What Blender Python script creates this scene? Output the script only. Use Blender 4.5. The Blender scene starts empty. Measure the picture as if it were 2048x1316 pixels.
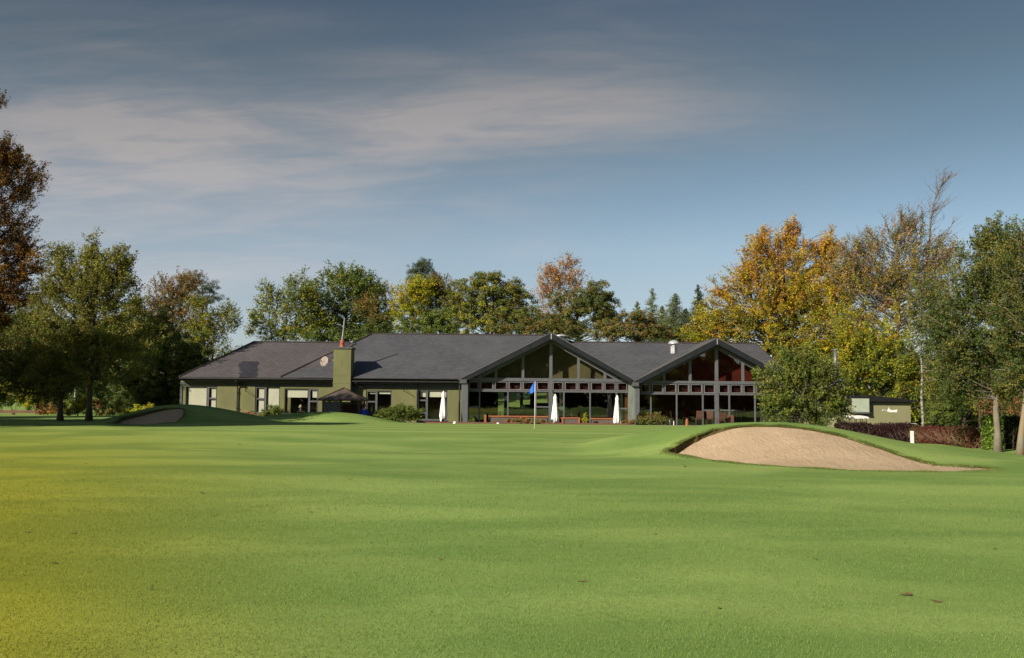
import bpy, math, random
import numpy as np
from mathutils import Vector, Matrix, Euler

# ------------------------------------------------------------------ camera, world, sun, exposure
SC = bpy.context.scene
COL = SC.collection
FPX = 2000.0                       # focal length in pixels of a 2048 px wide picture
PITCH = math.atan(142 / FPX)
ROLL = math.radians(0.5)
EYE = 1.6
cd = bpy.data.cameras.new("camera")
cam = bpy.data.objects.new("camera", cd)
COL.objects.link(cam)
SC.camera = cam
cd.sensor_width = 36
cd.lens = 36 * FPX / 2048
cd.clip_start = 0.1
cd.clip_end = 3000
CM = Matrix.Translation((0, 0, EYE)) @ Matrix.Rotation(math.pi / 2 + PITCH, 4, 'X') @ Matrix.Rotation(ROLL, 4, 'Z')
cam.matrix_world = CM
CR = CM.to_3x3()

SUN_EL = math.radians(26.8)
SUN_AZ = math.radians(226)         # clockwise from +Y
sd = Vector((math.sin(SUN_AZ) * math.cos(SUN_EL), math.cos(SUN_AZ) * math.cos(SUN_EL), math.sin(SUN_EL)))
sl = bpy.data.lights.new("sun", 'SUN')
sl.energy = 4.6
sl.angle = math.radians(0.5)
sl.color = (1.0, 0.90, 0.74)
so = bpy.data.objects.new("sun", sl)
COL.objects.link(so)
so.rotation_euler = sd.to_track_quat('Z', 'Y').to_euler()
so.location = (-30, -30, 40)

SC.view_settings.view_transform = 'Standard'
SC.view_settings.look = 'None'
SC.view_settings.gamma = 1
SC.view_settings.exposure = 0.6

W = bpy.data.worlds.new("World")
SC.world = W
W.use_nodes = True
nt = W.node_tree
for n in list(nt.nodes):
    nt.nodes.remove(n)
class NB:
    """small node-building helper"""
    def __init__(s, nt): s.nt = nt
    def n(s, typ, props=None, ins=None):
        nd = s.nt.nodes.new(typ)
        for k, v in (props or {}).items(): setattr(nd, k, v)
        for k, v in (ins or {}).items(): s.set(nd, k, v)
        return nd
    def set(s, nd, k, v):
        sock = nd.inputs[k]
        if isinstance(v, bpy.types.NodeSocket): s.nt.links.new(v, sock)
        elif isinstance(v, bpy.types.Node): s.nt.links.new(v.outputs[0], sock)
        else:
            if isinstance(v, (tuple, list)) and len(v) == 3 and sock.type == 'RGBA': v = (*v, 1)
            sock.default_value = v
    def math(s, op, a, b=0.0, c=0.0, clamp=False):
        nd = s.n('ShaderNodeMath', {'operation': op, 'use_clamp': clamp}, {0: a, 1: b, 2: c}); return nd.outputs[0]
    def mix(s, f, a, b, blend='MIX'):
        nd = s.n('ShaderNodeMix', {'data_type': 'RGBA', 'blend_type': blend})
        s.set(nd, 0, f); s.set(nd, 6, a); s.set(nd, 7, b); return nd.outputs[2]
    def ramp(s, f, stops, interp='LINEAR'):
        nd = s.n('ShaderNodeValToRGB'); s.set(nd, 0, f); r = nd.color_ramp; r.interpolation = interp
        while len(r.elements) < len(stops): r.elements.new(0.5)
        for e, (p, c) in zip(r.elements, stops):
            e.position = p; e.color = c if len(c) == 4 else (*c, 1)
        return nd.outputs[0]
    def noise(s, vec, scale, detail=4, rough=0.55, dist=0.0):
        nd = s.n('ShaderNodeTexNoise', None, {'Scale': scale, 'Detail': detail, 'Roughness': rough, 'Distortion': dist})
        if vec is not None: s.set(nd, 'Vector', vec)
        return nd.outputs[0]
    def mrange(s, v, a, b, c=0.0, d=1.0, smooth=True):
        nd = s.n('ShaderNodeMapRange', {'interpolation_type': 'SMOOTHSTEP' if smooth else 'LINEAR'})
        for k, x in zip((0, 1, 2, 3, 4), (v, a, b, c, d)): s.set(nd, k, x)
        return nd.outputs[0]
    def scalevec(s, vec, sx, sy, sz, rot=(0, 0, 0)):
        nd = s.n('ShaderNodeMapping'); s.set(nd, 'Vector', vec)
        nd.inputs['Scale'].default_value = (sx, sy, sz); nd.inputs['Rotation'].default_value = rot
        return nd.outputs[0]
def S(r, g, b, k=1.0):
    f = lambda c: (c / 12.92 if c <= .04045 else ((c + .055) / 1.055) ** 2.4)
    return tuple(f(c / 255.) * k for c in (r, g, b))

b = NB(nt)
sky = b.n('ShaderNodeTexSky', {'sky_type': 'NISHITA', 'sun_disc': False, 'sun_elevation': SUN_EL, 'sun_rotation': SUN_AZ,
                               'altitude': 100, 'air_density': 1.0, 'dust_density': 1.2, 'ozone_density': 1.6})
tc = b.n('ShaderNodeTexCoord')
sep = b.n('ShaderNodeSeparateXYZ', None, {0: tc.outputs['Generated']})
X_, Y_, Z_ = sep.outputs
# a graduated darkening of the upper sky towards slate blue (photo: deep, polarised sky)
elev = b.mrange(Z_, 0.0, 0.40, 0.0, 1.0, smooth=False)
tint = b.ramp(elev, [(0.0, (.80, .84, 1.18)), (.05, (.78, .81, 1.0)), (.25, (.68, .66, .69)), (.37, (.68, .67, .66)), (.61, (.475, .485, .445)), (.78, (.41, .40, .345)), (.93, (.35, .345, .32)), (1.0, (.35, .345, .32))])
skyc = b.mix(1.0, sky.outputs[0], tint, 'MULTIPLY')
# thin streaked clouds: coordinates = azimuth slope and elevation slope
az = b.math('DIVIDE', X_, b.math('MAXIMUM', b.math('ABSOLUTE', Y_), 0.05))
el = b.math('DIVIDE', Z_, b.math('MAXIMUM', b.math('ABSOLUTE', Y_), 0.05))
el2 = b.math('SUBTRACT', el, b.math('MULTIPLY', az, 0.05))
cv = b.n('ShaderNodeCombineXYZ', None, {0: b.math('MULTIPLY', az, 2.2), 1: b.math('MULTIPLY', el2, 12.0), 2: 3.7})
n1 = b.noise(cv, 1.3, 6, 0.55, 0.8)
cv2 = b.n('ShaderNodeCombineXYZ', None, {0: b.math('MULTIPLY', az, 8.0), 1: b.math('MULTIPLY', el2, 60.0), 2: 1.3})
n2 = b.noise(cv2, 1.0, 6, 0.62, 0.6)
nn = b.math('ADD', n1, b.math('MULTIPLY', b.math('SUBTRACT', n2, 0.5), 0.62))
# the banks of thin high cloud, as (azimuth, elevation, width, height, density) in the sky
tot = None
for (ca, ce, ra, re_, st, sl_) in ((-.36, .210, .30, .070, .80, 0), (-.44, .290, .13, .016, .38, -.03), (-.13, .285, .24, .036, .55, .03), (.07, .29, .22, .030, .35, 0),
                              (.10, .355, .13, .060, .42, .10), (-.39, .352, .06, .010, .30, -.12), (-.27, .385, .14, .012, .20, 0), (-.10, .345, .10, .012, .25, -.08),
                              (-.52, .36, .22, .16, .30, 0), (-.42, .12, .28, .040, .55, 0), (.25, .12, .5, .012, .14, 0), (.30, .365, .03, .006, .12, -.15), (.0, .15, .30, .02, .15, 0)):
    u = b.math('DIVIDE', b.math('SUBTRACT', az, ca), ra)
    v = b.math('DIVIDE', b.math('SUBTRACT', b.math('SUBTRACT', el, b.math('MULTIPLY', b.math('SUBTRACT', az, ca), sl_)), ce), re_)
    r2 = b.math('ADD', b.math('MULTIPLY', u, u), b.math('MULTIPLY', v, v))
    gsn = b.math('MULTIPLY', b.math('EXPONENT', b.math('MULTIPLY', r2, -.8)), st)
    tot = gsn if tot is None else b.math('ADD', tot, gsn)
cm = b.mrange(nn, 0.26, 0.78, 0.40, 1.22)
mask = b.math('MINIMUM', b.math('MULTIPLY', b.math('MULTIPLY', tot, cm), .78), 0.72)
front = b.mrange(Y_, 0.05, 0.3)
cloudc = b.ramp(b.mrange(el, 0.05, 0.38, 0, 1, smooth=False), [(0.0, S(190, 198, 208, .72)), (0.35, S(184, 182, 184, .72)), (0.62, S(180, 170, 165, .72)), (1.0, S(138, 136, 138, .70))])
skyf = b.mix(1.0, skyc, (0.10, 0.10, 0.10), 'MULTIPLY')
final = b.mix(b.math('MULTIPLY', mask, front), skyf, cloudc)
bg = b.n('ShaderNodeBackground', None, {0: final, 1: 1.0})
out = b.n('ShaderNodeOutputWorld', None, {0: bg.outputs[0]})

# ------------------------------------------------------------------ photo-to-place helpers
def ray(px, py):
    return CR @ Vector(((px - 1024) / FPX, -(py - 658) / FPX, -1.0))
def P(px, py, Y):
    d = ray(px, py); t = Y / d.y
    return Vector((d.x * t, Y, EYE + d.z * t))
def RX(px, py, Y): return P(px, py, Y).x
def RZ(px, py, Y): return P(px, py, Y).z

def ss(a, b_, x):
    t = np.clip((x - a) / (b_ - a), 0, 1); return t * t * (3 - 2 * t)
def smin_noise(X, Y, s, seed=0):
    r = np.random.RandomState(seed); v = 0
    for i in range(6):
        a = r.uniform(0, 6.28); f = s * r.uniform(.6, 1.7); v = v + np.sin((X * np.cos(a) + Y * np.sin(a)) * f + r.uniform(0, 6.28))
    return v / 6

# ---- mounds as crest lines (X, Y, Z) from the photograph
def crest(pts): return np.array([[*P(px, py, Y)] for px, py, Y in pts])
CL = crest([(140, 846, 56), (225, 841, 56), (255, 829, 56), (300, 814, 56), (345, 808, 56), (385, 808, 56), (430, 814, 56), (470, 822, 56), (520, 833, 56), (560, 842, 56), (640, 850, 56)])
CMd = crest([(400, 846, 60.5), (470, 840, 60.5), (520, 833, 60.5), (580, 826, 60.5), (643, 822.8, 60.5), (690, 824.3, 60.5), (718, 828.2, 60.5), (737, 831, 60.5), (755, 834.5, 60.5), (778, 841, 60.5), (805, 846, 60.5), (850, 849, 60.5), (900, 852, 60.5)])
CRt = crest([(1130, 895, 35), (1190, 882, 34.5), (1240, 873, 34), (1300, 863, 33.5), (1345, 856, 33), (1400, 850, 32.5), (1470, 845, 32), (1530, 842.5, 31.5), (1600, 844, 31.2),
             (1680, 857, 31), (1740, 871, 31), (1830, 888, 31), (1900, 898, 31), (2000, 906, 31), (2100, 912, 31)])
def mound(X, Y, C, wf, wr):
    yc = np.interp(X, C[:, 0], C[:, 1]); zc = np.interp(X, C[:, 0], C[:, 2])
    # smooth the piecewise crest
    for dx in (-.45, .45, -.9, .9):
        zc = zc + np.interp(X + dx, C[:, 0], C[:, 2])
    zc = zc / 5
    t = np.where(Y < yc, (yc - Y) / wf, (Y - yc) / wr)
    prof = np.where(t < 1, 0.5 + 0.5 * np.cos(np.pi * np.clip(t, 0, 1)), 0)
    edge = ss(C[0, 0], C[1, 0], X) * (1 - ss(C[-2, 0], C[-1, 0], X))
    return zc, prof * edge
def terr(X, Y):
    X = np.asarray(X, float); Y = np.asarray(Y, float)
    left = 1 - ss(-21, -17, X)
    drop = ss(54, 62, Y) * (1 - left)
    base = 0.3 * ss(28, 44, Y) * (1 - drop * 0.93)
    rd = ss(12.5, 17, X) * ss(36, 43, Y)
    base = base * (1 - rd) + (-0.95) * rd
    base = base + 2.6 * ss(84, 118, Y) + (.060 * smin_noise(X, Y, .24, 3) + .03 * smin_noise(X * .5, Y, .8, 33)) * ss(5, 12, Y) * (1 - ss(28, 40, Y)) + .012 * smin_noise(X, Y, .9, 5)
    h = base
    for C, wf, wr in ((CL, 5.5, 3.5), (CMd, 4.5, 3.6), (CRt, 7.0, 5.0)):
        zc, pr = mound(X, Y, C, wf, wr)
        h = np.maximum(h, base + (zc - base) * pr)
    return h
def tz(x, y): return float(terr(x, y))
def GP(px, py, y0=5.0, y1=110.0):
    d = ray(px, py); d = d / d.y
    ys = np.arange(y0, y1, 0.05)
    hs = terr(d.x * ys, ys) - (EYE + d.z * ys)
    k = np.argmax(hs > 0)
    if hs[k] <= 0: k = len(ys) - 1
    y = ys[k]
    return Vector((d.x * y, y, EYE + d.z * y))

# ------------------------------------------------------------------ object helpers
def tag(o, label=None, cat=None, group=None, kind=None):
    if label: o['label'] = label
    if cat: o['category'] = cat
    if group: o['group'] = group
    if kind: o['kind'] = kind
    return o
def thing(name, label, cat, loc=(0, 0, 0), group=None):
    o = bpy.data.objects.new(name, None); COL.objects.link(o)
    o.location = loc; o.empty_display_size = .2
    return tag(o, label, cat, group)
def world_of(o):
    v = Vector((0, 0, 0))
    while o is not None: v = v + o.location; o = o.parent
    return v
class MB:
    def __init__(s): s.v = []; s.f = []
    def add(s, vs, fs):
        k = len(s.v); s.v += [tuple(v) for v in vs]; s.f += [tuple(i + k for i in f) for f in fs]; return s
    def box(s, x0, x1, y0, y1, z0, z1):
        vs = [(x, y, z) for z in (z0, z1) for y in (y0, y1) for x in (x0, x1)]
        return s.add(vs, [(0, 2, 3, 1), (4, 5, 7, 6), (0, 1, 5, 4), (2, 6, 7, 3), (0, 4, 6, 2), (1, 3, 7, 5)])
    def prism(s, poly, y0, y1):            # polygon in XZ pushed along Y
        n = len(poly); vs = [(x, y0, z) for x, z in poly] + [(x, y1, z) for x, z in poly]
        fs = [tuple(range(n)), tuple(range(2 * n - 1, n - 1, -1))] + [(i, i + n, (i + 1) % n + n, (i + 1) % n) for i in range(n)]
        return s.add(vs, fs)
    def hprism(s, poly, z0, z1):           # polygon in XY pushed along Z
        n = len(poly); vs = [(x, y, z0) for x, y in poly] + [(x, y, z1) for x, y in poly]
        fs = [tuple(range(n - 1, -1, -1)), tuple(range(n, 2 * n))] + [(i, (i + 1) % n, (i + 1) % n + n, i + n) for i in range(n)]
        return s.add(vs, fs)
    def slab(s, quad, th):                 # quad of points thickened downwards
        q = [Vector(p) for p in quad]; n = len(q)
        nr = (q[1] - q[0]).cross(q[2] - q[0]).normalized()
        if nr.z < 0: nr = -nr
        vs = q + [p - nr * th for p in q]
        fs = [tuple(range(n)), tuple(range(2 * n - 1, n - 1, -1))] + [(i, i + n, (i + 1) % n + n, (i + 1) % n) for i in range(n)]
        return s.add(vs, fs)
    def tube(s, pts, rad, sides=8, cap=True):
        pts = [Vector(p) for p in pts]; n = len(pts)
        if not isinstance(rad, (list, tuple)): rad = [rad] * n
        k = len(s.v); up = Vector((.13, .21, 1)).normalized(); side = None
        for i, p in enumerate(pts):
            d = (pts[min(i + 1, n - 1)] - pts[max(i - 1, 0)])
            if d.length < 1e-9: d = Vector((0, 0, 1))
            d.normalize()
            if side is None:
                side = d.cross(Vector((1, 0, 0)) if abs(d.x) < .8 else Vector((0, 1, 0))).normalized()
            else:
                side = (side - d * side.dot(d))
                side = side.normalized() if side.length > 1e-6 else d.orthogonal().normalized()
            o2 = d.cross(side)
            for j in range(sides):
                a = 2 * math.pi * j / sides
                s.v.append(tuple(p + (side * math.cos(a) + o2 * math.sin(a)) * rad[i]))
        for i in range(n - 1):
            for j in range(sides):
                a, c = k + i * sides + j, k + i * sides + (j + 1) % sides
                s.f.append((a, c, c + sides, a + sides))
        if cap:
            s.f.append(tuple(k + j for j in range(sides - 1, -1, -1))); s.f.append(tuple(k + (n - 1) * sides + j for j in range(sides)))
        return s
    def lathe(s, prof, c, n=16, sq=1.0):   # profile of (r, z)
        k = len(s.v)
        for r, z in prof:
            for j in range(n):
                a = 2 * math.pi * j / n; s.v.append((c[0] + r * math.cos(a), c[1] + r * sq * math.sin(a), c[2] + z))
        for i in range(len(prof) - 1):
            for j in range(n):
                a, c2 = k + i * n + j, k + i * n + (j + 1) % n
                s.f.append((a, c2, c2 + n, a + n))
        s.f.append(tuple(k + j for j in range(n - 1, -1, -1))); s.f.append(tuple(k + (len(prof) - 1) * n + j for j in range(n)))
        return s
    def build(s, name, m, parent=None, smooth=False, bevel=0):
        off = world_of(parent) if parent else Vector((0, 0, 0))
        me = bpy.data.meshes.new(name)
        me.from_pydata([(x - off.x, y - off.y, z - off.z) for x, y, z in s.v], [], s.f)
        me.materials.append(m)
        if smooth: me.polygons.foreach_set('use_smooth', [True] * len(me.polygons))
        me.update()
        o = bpy.data.objects.new(name, me); COL.objects.link(o); o.parent = parent
        if bevel:
            md = o.modifiers.new('bevel', 'BEVEL'); md.width = bevel; md.segments = 2; md.limit_method = 'ANGLE'
        return o
def top_mesh(mb, name, m, label, cat, group=None, base=None, smooth=False, bevel=0):
    """one-mesh thing with its origin at its base"""
    vs = np.array(mb.v); c = Vector(base) if base else Vector((float(vs[:, 0].mean()), float(vs[:, 1].mean()), float(vs[:, 2].min())))
    mb.v = [(x - c.x, y - c.y, z - c.z) for x, y, z in mb.v]
    o = mb.build(name, m, None, smooth, bevel); o.location = c
    return tag(o, label, cat, group)
def copy_tree(o, loc, rz=0, label=None):
    c = o.copy(); COL.objects.link(c); c.location = loc; c.rotation_euler = (0, 0, rz)
    if label: c['label'] = label
    for ch in o.children:
        k = ch.copy(); COL.objects.link(k); k.parent = c
        for g in ch.children:
            q = g.copy(); COL.objects.link(q); q.parent = k
    return c

# ------------------------------------------------------------------ materials
def newmat(name):
    m = bpy.data.materials.new(name); m.use_nodes = True; t = m.node_tree
    for n in list(t.nodes): t.nodes.remove(n)
    bb = NB(t); o = bb.n('ShaderNodeOutputMaterial'); p = bb.n('ShaderNodeBsdfPrincipled')
    t.links.new(p.outputs[0], o.inputs[0])
    p.inputs['Specular IOR Level'].default_value = 0.35
    return m, bb, p, o
def pm(name, c1, c2=None, scale=4., rough=.7, bump=0., bscale=None, metal=0., stretch=(1, 1, 1), spec=.35):
    m, bb, p, o = newmat(name)
    co = bb.scalevec(bb.n('ShaderNodeTexCoord').outputs['Object'], *stretch)
    if c2 is None: c2 = tuple(x * .8 for x in c1)
    f = bb.mrange(bb.noise(co, scale, 6, .6), .3, .7)
    bb.set(p, 'Base Color', bb.mix(f, c1, c2)); bb.set(p, 'Roughness', rough); bb.set(p, 'Metallic', metal)
    bb.set(p, 'Specular IOR Level', spec)
    if bump:
        bm = bb.n('ShaderNodeBump', None, {'Strength': bump, 'Distance': .02, 'Height': bb.noise(co, bscale or scale * 6, 4, .6)})
        bb.set(p, 'Normal', bm.outputs[0])
    return m

M = {}
M['grey_frame'] = pm('grey_painted_frame', (.105, .11, .12), (.085, .09, .10), 3, .45, .05)
M['lintel'] = pm('grey_lintel', (.075, .082, .085), (.06, .066, .068), 3, .6, .1)
M['white_bead'] = pm('pale_aluminium', (.40, .40, .42), (.30, .30, .33), 5, .35, metal=.2)
M['fascia'] = pm('black_fascia', (.012, .012, .013), (.018, .017, .018), 3, .6, spec=.12)
M['barge'] = pm('slate_verge_cladding', (.021, .024, .028), (.015, .018, .022), 2.5, .75, .15, spec=.08)
M['ridge'] = pm('ridge_tile', (.05, .04, .036), (.035, .03, .03), 4, .8)
M['column'] = pm('pale_green_render', (.17, .20, .17), (.12, .14, .125), 3, .8, .1, stretch=(1, 1, .3))
M['blind'] = pm('cream_roller_blind', (.58, .57, .46), (.52, .51, .42), 2, .9)
M['white'] = pm('white_paint', (.75, .75, .72), (.62, .62, .60), 6, .5)
M['cloth'] = pm('white_canvas', (.82, .79, .76), (.70, .66, .65), 5, .9, .2)
M['terracotta'] = pm('terracotta', (.36, .11, .07), (.28, .09, .06), 8, .8)
M['steel'] = pm('galvanised_steel', (.20, .21, .22), (.13, .14, .15), 6, .45, metal=.4)
M['zinc'] = pm('brushed_zinc', (.55, .56, .58), (.40, .41, .43), 6, .4, metal=.35)
M['dish'] = pm('weathered_dish', (.30, .25, .22), (.22, .18, .16), 5, .6)
M['maroon'] = pm('maroon_panel', (.11, .020, .026), (.085, .015, .022), 3, .8)
M['ceiling'] = pm('timber_ceiling', (.32, .23, .13), (.24, .17, .10), 3, .8)
M['inner'] = pm('inner_wall', (.30, .24, .14), (.22, .18, .11), .6, .9)
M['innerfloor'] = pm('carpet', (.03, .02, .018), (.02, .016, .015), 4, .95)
M['timber'] = pm('orange_stained_timber', (.33, .12, .045), (.24, .085, .035), 4, .7, .1, stretch=(.4, 1, 3))
M['darktimber'] = pm('dark_brown_timber', (.085, .045, .032), (.055, .032, .025), 5, .8, .2, stretch=(.5, 1, 3))
M['redtimber'] = pm('red_brown_board', (.15, .07, .05), (.11, .052, .04), 4, .8, .2)
M['graywall'] = pm('grey_brown_planter', (.12, .095, .08), (.085, .075, .065), 5, .9, .3)
M['bark'] = pm('grey_brown_bark', (.085, .065, .045), (.045, .035, .026), 6, .95, .6, stretch=(1, 1, .3))
M['palebark'] = pm('pale_lichen_bark', (.21, .185, .14), (.14, .12, .09), 5, .9, .5, stretch=(1, 1, .5))
M['lichenbark'] = pm('orange_lichen_bark', (.21, .19, .15), (.23, .16, .08), 3.2, .9, .5)
M['twig2'] = pm('reddish_twig', (.22, .13, .08), (.13, .07, .045), 6, .9)
M['twig'] = pm('grey_twig', (.16, .12, .10), (.11, .085, .07), 6, .9)
M['black'] = pm('black_plastic', (.012, .012, .013), (.02, .02, .02), 5, .5)
M['blueflag'] = pm('blue_nylon', (.012, .13, .60), (.01, .10, .50), 8, .6)
M['jacket'] = pm('blue_jacket_cloth', (.01, .07, .55), (.008, .05, .42), 12, .7, .4)
M['skin'] = pm('skin', (.42, .24, .17), (.38, .21, .15), 12, .55)
M['hair'] = pm('brown_hair', (.055, .035, .022), (.04, .025, .016), 30, .8, .4)
M['denim'] = pm('dark_trousers', (.02, .022, .03), (.015, .016, .022), 20, .9)
M['redcar'] = pm('dark_blue_car_paint', (.015, .03, .075), (.013, .026, .065), 2, .25)
M['rubber'] = pm('rubber', (.015, .015, .015), (.022, .022, .022), 9, .85)
M['lampshade'] = pm('lamp_shade_cloth', (.62, .54, .36), (.55, .47, .30), 8, .9)
M['wicker'] = pm('brown_wicker', (.12, .055, .035), (.07, .035, .025), 30, .8, .4)

def mat_glass(name, tintc=(.8, .85, .8), refl=1.0):
    m, bb, p, o = newmat(name); t = m.node_tree
    tr = bb.n('ShaderNodeBsdfTransparent', None, {0: tintc})
    gl = bb.n('ShaderNodeBsdfGlossy', None, {0: (1, 1, 1), 'Roughness': .015})
    co = bb.n('ShaderNodeTexCoord').outputs['Object']
    bm = bb.n('ShaderNodeBump', None, {'Strength': .03, 'Distance': .05, 'Height': bb.noise(co, .8, 2, .5)})
    bb.set(gl, 'Normal', bm.outputs[0])
    bf = bb.n('ShaderNodeNewGeometry').outputs['Backfacing']
    fr = bb.n('ShaderNodeFresnel', None, {'IOR': bb.mrange(bf, 0, 1, 1.52, 1 / 1.52, smooth=False)})
    mx = bb.n('ShaderNodeMixShader', None, {0: bb.math('MULTIPLY', fr.outputs[0], refl * 1.6, clamp=True), 1: tr.outputs[0], 2: gl.outputs[0]})
    t.links.new(mx.outputs[0], o.inputs[0]); t.nodes.remove(p)
    return m
M['glass'] = mat_glass('window_glass', (.95, .96, .95), .5)
M['glass2'] = mat_glass('tinted_gable_glass', (.80, .82, .78), 1.5)
M['lattice'] = pm('grey_green_lattice', (.22, .23, .23), (.15, .165, .17), 6, .8)

def mat_wall(name='olive_render', c1=(.160, .163, .072), c2=(.126, .130, .060)):
    m, bb, p, o = newmat(name)
    co = bb.n('ShaderNodeTexCoord').outputs['Object']
    big = bb.mrange(bb.noise(bb.scalevec(co, 1, 1, .5), .7, 6, .65), .35, .7)
    streak = bb.mrange(bb.noise(bb.scalevec(co, 6, 6, .4), 1., 5, .65), .52, .75)
    c = bb.mix(big, c1, c2); c = bb.mix(bb.math('MULTIPLY', streak, .45), c, (.075, .075, .045))
    dots = bb.mrange(bb.noise(co, 12, 3, .6), .60, .75)
    c = bb.mix(bb.math('MULTIPLY', dots, .25), c, (.09, .095, .05))
    bb.set(p, 'Base Color', c); bb.set(p, 'Roughness', .92)
    bm = bb.n('ShaderNodeBump', None, {'Strength': .35, 'Distance': .01, 'Height': bb.noise(co, 40, 4, .7)})
    bb.set(p, 'Normal', bm.outputs[0]); return m
M['wall'] = mat_wall()
M['shedwall'] = mat_wall('pale_olive_render', (.235, .235, .125), (.195, .195, .105))

def mat_slate(name, c1, c2, axis='X', row=.22):
    m, bb, p, o = newmat(name)
    g = bb.n('ShaderNodeNewGeometry').outputs['Position']
    sp = bb.n('ShaderNodeSeparateXYZ', None, {0: g})
    if axis == 'X': v = bb.n('ShaderNodeCombineXYZ', None, {0: sp.outputs[0], 1: bb.math('MULTIPLY', sp.outputs[2], 2.0), 2: 0.0})
    else: v = bb.n('ShaderNodeCombineXYZ', None, {0: sp.outputs[1], 1: bb.math('MULTIPLY', sp.outputs[2], 2.0), 2: 0.0})
    br = bb.n('ShaderNodeTexBrick', {'offset': .5}, {'Vector': v, 'Color1': c1, 'Color2': c2, 'Mortar': tuple(x * .45 for x in c1), 'Scale': 1.0,
              'Mortar Size': .016, 'Mortar Smooth': .3, 'Bias': 0.0, 'Brick Width': .34, 'Row Height': row})
    n = bb.mrange(bb.noise(g, .35, 6, .65), .35, .7)
    c = bb.mix(bb.math('MULTIPLY', n, .40), br.outputs[0], tuple(x * 1.30 for x in c1))
    moss = bb.mrange(bb.noise(g, 2.2, 6, .7), .62, .8)
    c = bb.mix(bb.math('MULTIPLY', moss, .35), c, (.11, .105, .08))
    bb.set(p, 'Base Color', c); bb.set(p, 'Roughness', .62); bb.set(p, 'Specular IOR Level', .3)
    bm = bb.n('ShaderNodeBump', None, {'Strength': .5, 'Distance': .01, 'Height': br.outputs[1]}); bm.invert = True
    bb.set(p, 'Normal', bm.outputs[0]); return m
M['slate'] = mat_slate('slate_roof', (.086, .087, .100), (.064, .065, .076))
M['slate_brown'] = mat_slate('weathered_slate_roof', (.096, .087, .092), (.074, .068, .073))
M['slate_dark'] = mat_slate('new_slates', (.036, .036, .046), (.024, .024, .032))
M['slate_side'] = mat_slate('slate_gable_slope', (.100, .098, .104), (.082, .081, .086), 'Y')

def mat_leaf(name, transl=.30, rough=.6):
    m, bb, p, o = newmat(name); t = m.node_tree
    at = bb.n('ShaderNodeAttribute', {'attribute_name': 'col'})
    bb.set(p, 'Base Color', at.outputs[0]); bb.set(p, 'Roughness', rough); bb.set(p, 'Specular IOR Level', .25)
    tr = bb.n('ShaderNodeBsdfTranslucent', None, {0: bb.mix(1.0, at.outputs[0], (1.25, 1.2, .6), 'MULTIPLY')})
    mx = bb.n('ShaderNodeMixShader', None, {0: transl, 1: p.outputs[0], 2: tr.outputs[0]})
    t.links.new(mx.outputs[0], o.inputs[0]); return m
M['leaf'] = mat_leaf('leaves')
M['needle'] = mat_leaf('needles', .1, .8)
M['glossleaf'] = mat_leaf('glossy_leaves', .2, .35)

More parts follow.
